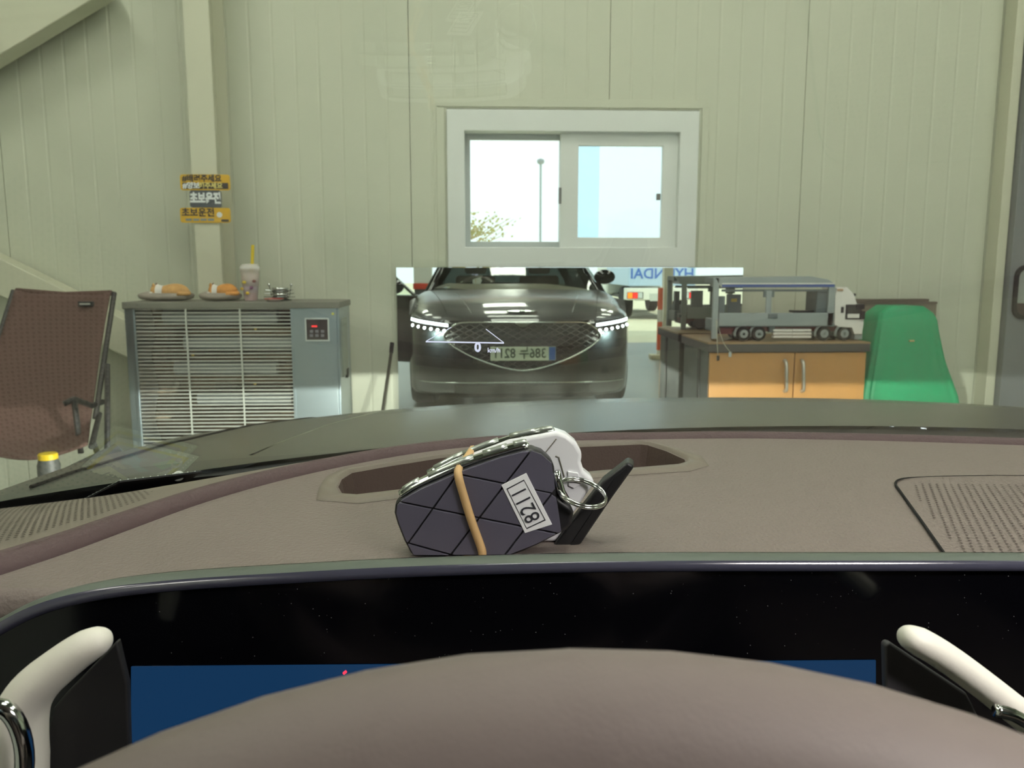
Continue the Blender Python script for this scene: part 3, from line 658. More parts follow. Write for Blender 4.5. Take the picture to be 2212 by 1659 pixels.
# grille
SH = [(0, .775), (.25, .775), (.48, .772), (.56, .745), (.615, .70), (.635, .66), (.60, .615), (.50, .55), (.36, .485), (.20, .43), (.08, .402), (0, .394)]
def sh_half(z):
    pts = SH[2:]; 
    for (xa, za), (xb, zb) in zip(pts, pts[1:]):
        if zb <= z <= za: return lerp(xa, xb, (za-z)/(za-zb) if za != zb else 0)
    return .48 if z > .77 else 0
rows = []
for i in range(25):
    z = lerp(.394, .772, i/24); h_ = sh_half(z); rows.append([bpt(h_*(-1+2*j/24), z, .005) for j in range(25)])
gr = MB().grid(rows).build('grille', mat('grille_black', (8, 9, 9), .35), car, smooth=True)
out = [(x, z) for x, z in SH]+[(-x, z) for x, z in SH[-2:0:-1]]
path = smooth_path([bpt(x, z, .012) for x, z in out]+[bpt(out[0][0], out[0][1], .012)], 4)
MB().tube(path[:-1], .0065, 8, closed=True).build('chrome_frame', chrome, gr, smooth=True)
inside = lambda x, z: .40 < z < .768 and abs(x) < sh_half(z)-.005
for sgn in (1, -1):
    for k in range(-13, 14):
        x00 = k*.085; seg = []
        for i in range(60):
            z = lerp(.395, .772, i/59); x = x00+sgn*(z-.58)*1.9
            if inside(x, z): seg.append(bpt(x, z, .011+.001*sgn))
        if len(seg) > 3: MB().tube(seg, .0035, 6).build('lattice_bar', mat('smoked_chrome', (86, 90, 88), .25, metal=1), gr, smooth=True)
MB().prism([bpt(x, z, .012) for x, z in ((-.07, .772), (.07, .772), (.02, .742), (-.02, .742))], (0, .006, 0)).build('crest_piece', chrome, gr, bevel=.001)
# plate
pl = MB().box((CX-.26, 2.112, .475), (CX+.26, 2.124, .585)).build('number_plate', mat('pale_plate', (214, 222, 204), .4), car, bevel=.002)
MB().box((CX+.205, 2.124, .477), (CX+.258, 2.1255, .583)).build('blue_strip', mat('plate_blue', (52, 96, 170), .4), pl)
text('386누 8211', .108, (CX-.028, 2.1255, .530), (-1, 0, 0), (0, 0, 1), mat('plate_ink', (58, 76, 60), .5), 'plate_number', pl, .0006, .0016, sx=.84)
# emblem
def epos(x, u): return hood_pt(x, 1.945+u, .002)
wg = []
for s in (1, -1):
    pts = [epos(s*.012, -.016), epos(s*.06, -.014), epos(s*.125, -.001), epos(s*.075, .007), epos(s*.03, .012), epos(s*.012, .010)]
    wg.append(pts)
b = MB()
for pts in wg: b.prism(pts, (0, .006, .012))
eb = b.build('wing_emblem', chrome, car)
MB().prism([epos(.024*math.cos(a), .014*math.sin(a)) for a in [2*math.pi*k/20 for k in range(20)]], (0, .008, .016)).build('emblem_badge', darkch, eb)
# bumper trim, lower intake
MB().tube([bpt(x, .295-.02*(abs(x)/.9)**2, .008) for x in [-.86+1.72*i/40 for i in range(41)]], .008, 8, flat=.6).build('chrome_strip', chrome, car, smooth=True)
rows = [[bpt(x, z, .004) for x in [-.55+1.1*i/24 for i in range(25)]] for z in (.195, .215, .24, .265)]
MB().grid(rows).build('lower_intake', mat('intake_black', (14, 15, 15), .5), car, smooth=True)
# headlights
drl = emat('daytime_light', (235, 245, 255), 9); led = emat('led_dot', (240, 248, 255), 14)
for s in (-1, 1):
    hl = MB(); rows = []
    for z in (0, 1): rows.append([bpt(s*x, (.682 if z == 0 else .768)+.03*(x-.6)/.33, .004) for x in [.585+.34*i/16 for i in range(17)]])
    hl.grid(rows); h = hl.build('headlight', mat('lamp_housing', (20, 22, 24), .1), car, smooth=True)
    rows = [[bpt(s*x, zz+.03*(x-.6)/.33, .009) for x in [.60+.325*i/16 for i in range(17)]] for zz in (.738, .743, .755, .760)]
    MB().grid(rows).build('light_strip', drl, h, smooth=True)
    for i in range(6):
        x = .63+.055*i; MB().ball(bpt(s*x, .703+.03*(x-.6)/.33, .006), (.0115, .005, .0115), 12, 8).build('led_lens', led, h, smooth=True)
    ld = bpy.data.lights.new('low_beam', 'SPOT'); ld.energy = 105; ld.spot_size = math.radians(178); ld.spot_blend = .012; ld.shadow_soft_size = .012; ld.color = (1, 1, .93)
    lo = bpy.data.objects.new('low_beam', ld); col.objects.link(lo); lo.location = bpt(s*.70, .70, .05)
    lo.rotation_euler = (0, 0, 0)     # aimed down: its upper cut-off is nearly level
    put(lo, h)
# windscreen
def ws(u, v, off=0):                     # u -1..1, v 0 base .. 1 top
    xb = u*.80; xt = u*.62; x = lerp(xb, xt, v)
    y = lerp(base_y(xb), .165-.06*u*u, v)+.012*math.sin(math.pi*v); z = lerp(.98, 1.375-.025*u*u, v)+.012*math.sin(math.pi*v)
    return Vector((CX+x, y+off*.45, z+off*.89))
NU, NV = 48, 24
A = [[ws(-1+2*i/NU, j/NV) for i in range(NU+1)] for j in range(NV+1)]
B = [[ws(-1+2*i/NU, j/NV, .005) for i in range(NU+1)] for j in range(NV+1)]
b = MB(); b.grid(A); b.grid([r[::-1] for r in B]); 
me_w = b.build('windscreen', glass('windscreen_glass', (.955, .985, .955), 1.5), car, smooth=True)
MB().grid([[ws(-1+2*i/NU, v+v/.03*.06*min(1, max(0, (-.3-(-1+2*i/NU))/.5)), -.003) for i in range(NU+1)] for v in (.0, .015, .03)]).build('windscreen_frit', mat('frit_black', (20, 20, 19), .7), car, smooth=True)
MB().grid([[ws(-1+2*i/NU, 0, .002) for i in range(NU+1)], [hood_pt((-1+2*i/NU)*.8, .95, -.004) for i in range(NU+1)]]).build('cowl', blackp, car, smooth=True)
for s in (-1, 1):
    MB().tube([ws(s*1.015, v, .002) for v in [-.08, 0, .15, .3, .45, .6, .75, .9, 1.0]], .024, 10).build('roof_pillar', paint, car, smooth=True)
# head-up display glyphs reflected on the glass
hud = emat('hud_white', (225, 225, 255), .9)
def onws(px, py):
    d = pxdir(px, py); lo_, hi_ = .2, 1.2
    for _ in range(40):
        y = (lo_+hi_)/2; p = CAM+d*(y/d.y); u = (p.x-CX)/.76; v = min(1, max(0, (p.z-1.01)/.39))
        if p.y < ws(max(-1, min(1, (p.x-CX)/lerp(.8, .62, v))), v).y: lo_ = y
        else: hi_ = y
    return CAM+d*((lo_-.006)/d.y)
hd = MB()
for (a, c, w_) in (((920, 738), (1088, 741), .0006), ((922, 736), (975, 707), .0003), ((1050, 711), (1088, 740), .0003)):
    hd.tube([onws(*a), onws(*c)], w_, 6)
hdo = hd.build('head_up_display', hud, car)
up_ = UPV; xd_ = RGT
def onhud(px, py): p = onws(px, py)-CAM; return CAM+p*(1-.018/p.length)
text('0', .0098, onhud(1032, 751), xd_, up_, hud, 'speed_digit', hdo, .0001, .0004)
text('km/h', .0050, onhud(1067, 757), xd_, up_, hud, 'speed_unit', hdo, .0001, .0001)
# cabin shell
b = MB()
rows = []
for j in range(13):
    t = j/12; y = lerp(.165, -1.75, t); z = 1.378+.055*math.sin(math.pi*min(1, t*1.05)*.95)-.04*t*t
    rows.append([(CX+u*lerp(.635, .60, t), y-.06*u*u*(1-t), z-.03*u*u) for u in [-1+2*i/16 for i in range(17)]])
b.grid(rows); b.grid([[(x, y, z+.03) for x, y, z in r] for r in rows]); b.build('roof', paint, car, smooth=True)
b = MB(); b.grid([[(x, y, z-.006) for x, y, z in r] for r in rows]); b.build('headliner', mat('ivory_headliner', (196, 188, 176), .9), car, smooth=True)
def side(s, y0_, y1_, z0_, z1_, name, m_=paint, thick=.06):
    rows = []
    for j in range(9):
        t = j/8; z = lerp(z0_, z1_, t); x = W-.03*(2*t-1)**2-.012*t
        rows.append([(CX+s*x, lerp(y0_, y1_, i/10), z) for i in range(11)])
    g_ = MB().grid(rows); g_.grid([[(x-s*thick, y, z) for x, y, z in r] for r in rows]); return g_.build(name, m_, car, smooth=True)
side(1, .93, -2.9, .20, .93, 'side_panel'); side(-1, -.42, -2.9, .20, .93, 'side_panel'); side(-1, .95, -.42, .18, .33, 'sill')
for s in (-1, 1):
    MB().tube([(CX+s*.93, -.42, .9), (CX+s*.64, -.46, 1.42)], .035, 8).build('centre_pillar', paint, car, smooth=True)
    MB().tube([(CX+s*.92, -2.3, .92), (CX+s*.62, -1.75, 1.38)], .05, 8).build('rear_pillar', paint, car, smooth=True)
    MB().prism([(CX+s*.925, -.46, .92), (CX+s*.915, -2.1, .92), (CX+s*.64, -1.72, 1.38), (CX+s*.65, -.5, 1.42)], (-s*.004, 0, 0)).build('rear_side_window', glass('tinted_side_glass', (.2, .22, .21)), car)
MB().prism([(CX+.925, .62, .93), (CX+.925, -.38, .92), (CX+.65, -.42, 1.42), (CX+.66, .08, 1.40)], (-.004, 0, 0)).build('front_side_window', glass('side_glass', (.9, .95, .92)), car)
MB().prism([(CX-.9, -2.3, .95), (CX+.9, -2.3, .95), (CX+.6, -1.75, 1.38), (CX-.6, -1.75, 1.38)], (0, .004, .003)).build('rear_window', MATS['tinted_side_glass'], car)
MB().box((CX-.92, -3.1, .3), (CX+.92, -2.3, .95)).build('boot', paint, car, bevel=.06, seg=4)
MB().box((CX-.9, -2.9, .18), (CX+.9, .9, .24)).build('cabin_floor', rubber, car)
MB().box((CX-.86, .62, .24), (CX+.86, .66, .96)).build('firewall', blackp, car)
for s in (-1, 1):
    for y in (1.25, -1.9):
        o = Vector((CX+s*.83, y, .35))
        tyre = MB().lathe([(.24, -.11), (.32, -.115), (.35, -.08), (.35, .08), (.32, .115), (.24, .11)], o, 'x', 32).build('wheel', rubber, car, smooth='auto')
        MB().lathe([(.24, -.10), (.22, -.09), (.05, -.06), (.05, .06), (.22, .09), (.24, .10)], o, 'x', 24).build('wheel_rim', darkch, tyre, smooth='auto')
seatm = mat('taupe_seat', (120, 108, 100), .6, bump=.2, bscale=200)
for sx in (0.0, .75):
    se = MB().box((sx-.26, -.85, .42), (sx+.26, -.32, .56)).build('seat_cushion', seatm, car, bevel=.05, seg=4)
    MB().prism([(sx-.25, -.85, .55), (sx+.25, -.85, .55), (sx+.23, -1.05, 1.12), (sx-.23, -1.05, 1.12)], (0, -.12, 0)).build('seat_back', seatm, se, bevel=.04, seg=4)
    MB().box((sx-.13, -1.15, 1.14), (sx+.13, -1.05, 1.30)).build('head_rest', seatm, se, bevel=.04, seg=4)
dl = MB().prism([(CX+p[0], -.02+p[1], 1.378) for p in rrect(-.09, -.05, .09, .05, .02)], (0, 0, .012)).build('added_dome_lamp', emat('added_dome_lens', (255, 246, 235), 6), car)  # unseen dome lamp, added to brighten the dash, wheel and keys
da_ = bpy.data.lights.new('added_dome_light', 'AREA'); da_.shape = 'RECTANGLE'; da_.size = .18; da_.size_y = .10; da_.energy = 2.1; da_.color = (1, .96, .93)
dob = bpy.data.objects.new('added_dome_light', da_); col.objects.link(dob); dob.location = (CX, -.02, 1.374); put(dob, dl)
# door mirror (passenger side) and open driver's door
mp = av(1306, 598, .58)
b = MB().ball(mp, (.105, .07, .072), 20, 12); b.build('door_mirror', paint, car, smooth=True)
MB().tube([mp+Vector((-.07, 0, -.05)), (CX+.89, .52, .96)], .022, 8).build('mirror_stalk', paint, car, smooth=True)
hg = Vector((CX-.935, .72, 0)); da = math.radians(64); dd_ = Vector((-math.sin(da), -math.cos(da), 0)); nn = Vector((math.cos(da), -math.sin(da), 0))
def dp(l, z): return hg+dd_*l+Vector((0, 0, z))
dr = MB().prism([dp(0, .30), dp(1.05, .30), dp(1.12, .62), dp(1.08, .95), dp(0, .95), dp(-.03, .62)], nn*.07).build('open_door', paint, car, bevel=.015)
fp = [dp(.03, .95), dp(.60, 1.40), dp(.95, 1.41), dp(1.06, .95)]
MB().tube(fp, .018, 8).build('window_surround', darkch, dr)
MB().prism([dp(.05, .95), dp(.60, 1.39), dp(.95, 1.40), dp(1.05, .95)], nn*.004).build('door_glass', MATS['side_glass'], dr)
MB().tube([dp(.0, .945)-nn*.004, dp(1.08, .945)-nn*.004], .006, 6).build('belt_trim', chrome, dr)
MB().ball(dp(.18, 1.03)-nn*.13, (.10, .07, .07)).build('wing_mirror', paint, dr, smooth=True)

# ------------------------------------------------------------------ dashboard
ZD = 1.052
rp = [(-260, 1335), (-120, 1284), (0, 1243), (150, 1193), (300, 1137), (450, 1083), (600, 1040), (750, 1006), (900, 979), (1050, 962), (1200, 953), (1400, 949), (1600, 947), (1800, 950), (2000, 955), (2212, 962), (2500, 972), (2900, 990)]
RG = smooth_path([atz(px, py, ZD) for px, py in rp], 4)
near = [Vector((RG[-1].x, .375, ZD)), Vector((RG[0].x, .375, ZD))]
near_pts = [Vector((lerp(RG[-1].x, RG[0].x, i/30), .378, ZD)) for i in range(31) if True]
near_pts = [p for p in near_pts if p.x > RG[0].x+.005 or True]
hol_px = [(731, 1052), (742, 1071), (770, 1073), (900, 1058), (1100, 1040), (1300, 1021), (1460, 1007), (1481, 1001), (1479, 993), (1440, 975), (1400, 962), (1385, 960), (1250, 966), (1100, 975), (950, 990), (820, 1011), (760, 1022), (738, 1036)]
HOL = [atz(px, py, ZD) for px, py in hol_px]
def filled(outer, inner, name, m_, parent):
    bm = bmesh.new(); ed = []
    for loop in (outer, inner):
        if not loop: continue
        vv = [bm.verts.new(p) for p in loop]
        for i in range(len(vv)): ed.append(bm.edges.new((vv[i], vv[(i+1) % len(vv)])))
    bmesh.ops.triangle_fill(bm, use_beauty=True, use_dissolve=False, edges=ed)
    for f in bm.faces:
        if f.normal.z < 0: f.normal_flip()
    me = bpy.data.meshes.new(name); bm.to_mesh(me); bm.free(); me.materials.append(m_)
    o = bpy.data.objects.new(name, me); col.objects.link(o); put(o, parent); return o
ncor = []
for p in near_pts: ncor.append(p)
dash = filled(RG+[Vector((p.x, max(.372, .372), ZD)) for p in near_pts], HOL, 'dashboard', leather, car)
xa_, xb_ = RG[0].x, RG[-1].x
MB().grid([[(lerp(xa_, xb_, i/20), y, z) for i in range(21)] for y, z in ((.372, ZD), (.3685, ZD-.0015), (.3665, ZD-.005), (.366, ZD-.012), (.366, .86))]).build('dash_face', leather, dash, smooth=True)
# recess walls (projector well)
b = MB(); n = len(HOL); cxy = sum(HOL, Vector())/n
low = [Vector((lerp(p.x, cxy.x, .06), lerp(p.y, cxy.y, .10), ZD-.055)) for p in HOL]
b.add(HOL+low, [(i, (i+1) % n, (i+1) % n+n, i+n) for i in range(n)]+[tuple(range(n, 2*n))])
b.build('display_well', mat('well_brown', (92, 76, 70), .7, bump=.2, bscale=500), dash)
# rim collar round the well
def grow(loop, d):
    out = []; n = len(loop)
    for i in range(n):
        t = (loop[(i+1) % n]-loop[i-1]).normalized(); nn_ = Vector((t.y, -t.x, 0)); out.append(loop[i]+nn_*d)
    return out
g1 = grow(HOL, .012)
if sum((p-cxy).length for p in g1) < sum((p-cxy).length for p in HOL): sg = -1
else: sg = 1
def collar(wl, wn_, wr):
    out = []
    for p, (px, py) in zip(HOL, hol_px):
        out.append(p)
    return out
def width(px, py): 
    return interp([(731, .020), (760, .017), (900, .015), (1300, .013), (1481, .018)], px) if py > interp([(731, 1052), (1481, 1000)], px) else interp([(731, .013), (820, .004), (1385, .004), (1440, .010), (1481, .016)], px)
n = len(HOL); outl = []
for i in range(n):
    t = (HOL[(i+1) % n]-HOL[i-1]).normalized(); nn_ = Vector((t.y, -t.x, 0))*sg; outl.append(HOL[i]+nn_*width(*hol_px[i]))
rows = [[p+Vector((0, 0, .0002)) for p in outl], [lerp(p, q_, .12)+Vector((0, 0, .0022)) for p, q_ in zip(outl, HOL)], [lerp(p, q_, .8)+Vector((0, 0, .0026)) for p, q_ in zip(outl, HOL)], [q_+Vector((0, 0, -.003)) for q_ in HOL]]
MB().grid([r for r in rows], True).build('well_rim', leather3, dash, smooth=True)
# rounded roll beyond the near pad, running on to the windscreen base
def roll(i, t):                            # t 0..1 over the roll, 1..2 over the shelf to the glass
    p = RG[i]; s = i/(len(RG)-1); tg = (RG[min(i+1, len(RG)-1)]-RG[max(i-1, 0)]).normalized(); nf = Vector((-tg.y, tg.x, 0))
    hgt = lerp(.007, .004, min(1, max(0, (p.x+.25)/.4))); L = lerp(.012, .012, min(1, max(0, (p.x+.25)/.4)))
    u = max(-1, min(1, (p.x+.02-CX)/.72)); u = max(-1.0, min(1.0, lerp(-1.06, 1.0, (p.x-RG[2].x+.02)/(RG[-1].x-RG[2].x))))
    e = ws(u, .03+.055*min(1, max(0, (.05-p.x)/.35)), -.004)
    if t <= 1:
        a = t*math.pi/2; return p+nf*(L*(1-math.cos(a)))+Vector((0, 0, -.010+(hgt+.010)*math.sin(a)))
    q0 = p+nf*L+Vector((0, 0, hgt)); k = t-1
    return lerp(q0, e, k)+Vector((0, 0, .004*math.sin(math.pi*k)))
ts = [0, .12, .25, .4, .55, .7, .85, 1]+[1+.1*k for k in range(1, 11)]
rl = MB().grid([[roll(i, t) for t in ts[:8]+[1.03]] for i in range(len(RG))]).build('dash_roll', leather2, dash, smooth=True)
sh = MB().grid([[roll(i, t) for t in [1.03]+ts[8:]] for i in range(len(RG))]).build('dash_shelf', leather3, dash, smooth=True)
# perforated speaker grilles (far too many holes to pick apart)
def dots(fn, us, vs__, r, name, parent, keep):
    b = MB()
    for iu, u in enumerate(us):
        for v in vs__:
            vv = v+(vs__[1]-vs__[0])*.5*(iu % 2)
            if not keep(u, vv): continue
            c, t1, t2 = fn(u, vv); n_ = t1.cross(t2).normalized()
            if n_.z < 0: n_ = -n_
            b.add([c+n_*.0004+t1*(r*math.cos(a))+t2*(r*math.sin(a)) for a in [math.pi/3*k for k in range(6)]], [(0, 1, 2, 3, 4, 5)])
    return tag(b.build(name, darkhole, parent), kind='stuff')
def shelf_at(x, y):                        # point of the shelf under (x, y) by search
    best = None
    for i in range(0, len(RG)-1):
        for k in range(9, len(ts)-1):
            p = SHG[i][k-8]
            d = (p.x-x)**2+(p.y-y)**2
            if best is None or d < best[0]: best = (d, i, k)
    return SHG[best[1]][best[2]-8]
SHG = [[roll(i, t) for t in ts[8:]] for i in range(len(RG))]
from mathutils.bvhtree import BVHTree
vv_ = [p for r in SHG for p in r]; nc = len(SHG[0]); ff = [(i*nc+j, i*nc+j+1, (i+1)*nc+j+1, (i+1)*nc+j) for i in range(len(SHG)-1) for j in range(nc-1)]
BV = BVHTree.FromPolygons(vv_, ff)
def drop(x, y):
    h_ = BV.ray_cast(Vector((x, y, 2)), Vector((0, 0, -1))); return h_
def inpoly(x, y, poly):
    c = False; n = len(poly)
    for i in range(n):
        (xa, ya), (xb, yb) = poly[i], poly[i-1]
        if (ya > y) != (yb > y) and x < (xb-xa)*(y-ya)/(yb-ya)+xa: c = not c
    return c
def px_of(p):
    d = p-CAM; z = d.dot(FWD); return 1106+F*d.dot(RGT)/z, 829.5-F*d.dot(UPV)/z
LPOLY = [(-200, 1090), (0, 1078), (180, 1058), (330, 1062), (300, 1095), (210, 1130), (100, 1165), (0, 1192), (-200, 1250)]
b = MB(); e1, e2 = Vector((.9, .43, 0)).normalized(), Vector((-.43, .9, 0)).normalized(); o0 = Vector((-.32, .58, 0))
for i in range(-80, 110):
    for j in range(-40, 50):
        p = o0+e1*(i*.0036)+e2*(j*.0068+(.0034 if i % 2 else 0)); h_ = drop(p.x, p.y)
        if h_[0] is None: continue
        if not inpoly(*px_of(h_[0]), LPOLY): continue
        nz = h_[1] if h_[1].z > 0 else -h_[1]; c = h_[0]+nz*.0005; t1 = nz.cross(Vector((0, 1, 0))).normalized()*.00105; t2 = nz.cross(t1).normalized()*.0013
        b.add([c+t1*math.cos(a)+t2*math.sin(a) for a in [math.pi/3*k for k in range(6)]], [(0, 1, 2, 3, 4, 5)])
tag(b.build('speaker_holes', darkhole, sh), kind='stuff')
RP = [(2040, 1196), (1990, 1125), (1945, 1062), (1935, 1046), (1942, 1036), (1975, 1031), (2060, 1028), (2212, 1027), (2600, 1030)]
ol = smooth_path([atz(px, py, ZD+.001) for px, py in RP], 4)
MB().tube(ol, [.0009 if i < 13 else max(.00025, .0009-.00008*(i-13)) for i in range(len(ol))], 6).build('grille_gap', mat('gap_black', (16, 14, 14), .9), dash)
RPOLY = [(2078, 1194), (1990, 1085), (1965, 1055), (1985, 1045), (2600, 1043), (2600, 1194)]
o0 = atz(2000, 1120, ZD); e1, e2 = Vector((.86, .5, 0)), Vector((-.5, .86, 0)); b = MB()
for i in range(-40, 70):
    for j in range(-60, 60):
        c = o0+e1*(i*.0040)+e2*(j*.0056+(.0028 if i % 2 else 0)); c.z = ZD+.0006
        if c.y < .37 or not inpoly(*px_of(c), RPOLY): continue
        b.add([c+Vector((math.cos(a)*.0009, math.sin(a)*.0009, 0)) for a in [math.pi/3*k for k in range(6)]], [(0, 1, 2, 3, 4, 5)])
tag(b.build('speaker_holes', mat('dim_hole', (74, 62, 58), .9), dash), kind='stuff')
# instrument panel
PY = .352
ep = [(-330, 1659), (-200, 1470), (-90, 1392), (0, 1342), (60, 1310), (130, 1285), (220, 1265), (330, 1251), (450, 1241), (600, 1232), (800, 1221), (1000, 1213), (1250, 1207), (1500, 1205), (1800, 1205), (2212, 1205), (2700, 1207), (3600, 1212)]
edge = smooth_path([at(px, py+7, PY) for px, py in ep], 4)
ZB = .86
ip = MB()
pts = edge+[Vector((edge[-1].x, PY, ZB)), Vector((edge[0].x, PY, ZB))]
scr = MB().prism(pts, (0, .012, 0)).build('instrument_panel', mat('panel_black', (8, 8, 12), .09, var=.0), car)
lipm = mat('panel_lip', (92, 100, 92), .5, var=.08, vscale=60)
# bezel: a rounded lip running along the upper edge, with a polished bevel in front
prof_ = [(-.004, -.0028), (-.005, -.0008), (-.003, .0010), (.000, .0018), (.004, .0020), (.008, .0012), (.009, -.006)]
def lip(pr, name, m_, par):
    rows = []
    for i, p in enumerate(edge):
        tg = (edge[min(i+1, len(edge)-1)]-edge[max(i-1, 0)]).normalized(); nn_ = Vector((-tg.z, 0, tg.x))
        rows.append([p+Vector((0, dy, 0))+nn_*dn for dy, dn in pr])
    return MB().grid(rows).build(name, m_, par, smooth=True)
lip(prof_[2:], 'panel_lip', lipm, scr)
lip([(-.0025, -.0042), (-.0045, -.0030), (-.005, -.0008), (-.003, .0013)], 'polished_bevel', mat('dark_bevel', (70, 70, 86), .15, spec=.8), scr)
lip([(.0085, .0010), (.012, -.004)], 'lip_back', blackp, scr)
blue = MB().prism([at(px, py, PY-.0008) for px, py in ((283, 1441), (1892, 1427), (1892, 1800), (283, 1800))], (0, .0008, 0)).build('display', mat('blue_screen', (4, 8, 14), .12, emit=(36, 84, 134), es=.28), scr)
# dust specks on the panel
b = MB()
for i in range(150):
    px, py = random.uniform(330, 2200), random.uniform(1235, 1425); c = at(px, py, PY-.0003); r = random.choice((.00008, .00012, .0002)); b.add([c+Vector((r*math.cos(a), 0, r*math.sin(a))) for a in (0, 1.57, 3.14, 4.71)], [(0, 1, 2, 3)])
tag(b.build('dust', mat('dust', (170, 170, 170), .9), scr), kind='stuff')
# steering wheel
ivory = mat('ivory_sheen_metal', (238, 234, 222), .45, bump=.05, bscale=500)  # satin metal paddles; their pale headliner reflection is put into the colour
tc_ = Vector((.017, .137, HC-.088)); R_ = .20; ti = math.radians(30)
uu = Vector((0, math.sin(ti), math.cos(ti))); wc = tc_-uu*R_
wpath = [wc+Vector((1, 0, 0))*(R_*math.sin(a))+uu*(R_*math.cos(a)) for a in [2*math.pi*k/72 for k in range(72)]]
sw = MB().tube(wpath, .0185, 20, closed=True).build('steering_wheel', mat('wheel_leather', (126, 114, 109), .6, var=.04, bump=.06, bscale=900), car, smooth=True)
nw = Vector((0, -math.cos(ti), math.sin(ti)))
hb = wc-nw*.02
b = MB(); rows = []
for r, h_ in ((.095, -.02), (.10, 0), (.092, .018), (.07, .028), (.03, .032), (.002, .033)):
    rows.append([hb+Vector((1, 0, 0))*(r*1.05*math.cos(a))+uu*(r*.75*math.sin(a))+nw*h_ for a in [2*math.pi*k/32 for k in range(32)]])
b.grid(rows, True).build('hub', MATS['wheel_leather'], sw, smooth=True)
for s in (-1, 1):
    MB().tube([hb+Vector((s*.08, 0, 0)), wc+Vector((s*.15, 0, 0)), wc+Vector((s*.19, 0, 0))], [.03, .022, .018], 12, flat=.5).build('spoke', MATS['wheel_leather'], sw, smooth=True)
DP = .27
pL = smooth_path([at(px, py, DP) for px, py in ((238, 1378), (190, 1395), (130, 1437), (70, 1492), (40, 1560), (30, 1660), (30, 1740))], 5)
rL = [interp([(0, .0012), (1, .0031), (2, .0041), (3, .0048), (5, .0055), (12, .0066), (18, .0080), (24, .0100), (30, .0105)], i)*1.3 for i in range(len(pL))]
MB().tube(pL, rL, 18, flat=.8).build('paddle_shifter', ivory, sw, smooth=True)
pR = smooth_path([at(px, py, DP) for px, py in ((1945, 1372), (1985, 1386), (2050, 1425), (2140, 1492), (2240, 1572), (2330, 1650))], 5)
rR = [interp([(0, .0014), (1, .0034), (2, .0044), (3, .0050), (5, .0058), (25, .0064)], i)*1.12 for i in range(len(pR))]
MB().tube(pR, rR, 18, flat=.8).build('paddle_shifter', ivory, sw, smooth=True)
gl = mat('charcoal_column', (34, 33, 35), .55)
MB().prism([at(px, py, DP+.012) for px, py in ((252, 1385), (274, 1480), (282, 1760), (60, 1760), (115, 1530), (140, 1500))], (0, .004, 0)).build('column_cover', gl, sw, bevel=.001)
MB().prism([at(px, py, DP+.008) for px, py in ((1922, 1388), (1912, 1395), (1914, 1480), (1920, 1560), (2140, 1600), (2090, 1500), (2000, 1440))], (0, .004, 0)).build('column_cover', mat('grey_column', (70, 68, 72), .5), sw, bevel=.001)
oc = at(8, 1625, .25)
b = MB().tube([oc+Vector((.0065*math.cos(a), 0, .0155*math.sin(a))) for a in [2*math.pi*k/28 for k in range(28)]], .003, 10, closed=True)
b.build('switch_bezel', chrome, sw, smooth=True)
cr2 = smooth_path([at(px, py, .25) for px, py in ((2150, 1535), (2190, 1545), (2240, 1575))], 4)
MB().tube(cr2, .0022, 10).build('switch_bezel', chrome, sw, smooth=True)
MB().tube([at(742, 1455, PY-.001), at(748, 1450, PY-.001)], .0006, 6).build('red_warning_dot', emat('red_dot', (255, 40, 60), 2), scr)

# ================================================================== KEYS
KY = .405
def plate_px(pts, Y): return [at(px, py, Y) for px, py in pts]
key_m = mat('sheen_black_key', (94, 91, 106), .32, spec=.5, bump=.05, bscale=900)  # lavender sheen of the glossy black facets is put into the colour
key_b = mat('black_key_shell', (34, 33, 36), .4)
BK = [(851, 1110), (853, 1092), (864, 1079), (905, 1055), (1000, 1013), (1080, 985), (1130, 972), (1150, 970), (1172, 978), (1197, 1000), (1201, 1040), (1206, 1075), (1232, 1092), (1240, 1108), (1236, 1135), (1226, 1146), (1160, 1180), (1100, 1204), (890, 1204), (872, 1170), (858, 1135)]
kf = thing('black_key_fob', 'matte black quilted key fob with a white 8211 label', 'key fob', at(1040, 1200, KY))
MB().prism(plate_px(BK, KY), (0, .013, .0)).build('shell', key_b, kf, bevel=.0028, seg=3)
# quilted facets standing proud of the shell
def clip(poly, a, c, side_):
    out = []; n = len(poly)
    f_ = lambda p: ((c[0]-a[0])*(p[1]-a[1])-(c[1]-a[1])*(p[0]-a[0]))*side_
    for i in range(n):
        p, q_ = poly[i], poly[(i+1) % n]; fp_, fq = f_(p), f_(q_)
        if fp_ >= 0: out.append(p)
        if (fp_ >= 0) != (fq >= 0):
            t = fp_/(fp_-fq); out.append((p[0]+(q_[0]-p[0])*t, p[1]+(q_[1]-p[1])*t))
    return out
cxk = sum(p[0] for p in BK)/len(BK); cyk = sum(p[1] for p in BK)/len(BK)
cells = [[(cxk+(x-cxk)*.985, cyk+(y-cyk)*.975) for x, y in BK]]
for L in (((855, 1083), (1240, 1160)), ((960, 1019), (1240, 1075)), ((882, 1174), (1000, 1206)), ((870, 1190), (990, 1022)), ((962, 1214), (1146, 975)), ((1080, 1213), (1215, 1037))):
    new = []
    for pol in cells:
        for sd_ in (1, -1):
            r = clip(pol, L[0], L[1], sd_)
            if len(r) > 2: new.append(r)
    cells = new
def area(p): return abs(sum(p[i][0]*p[(i+1) % len(p)][1]-p[(i+1) % len(p)][0]*p[i][1] for i in range(len(p))))/2
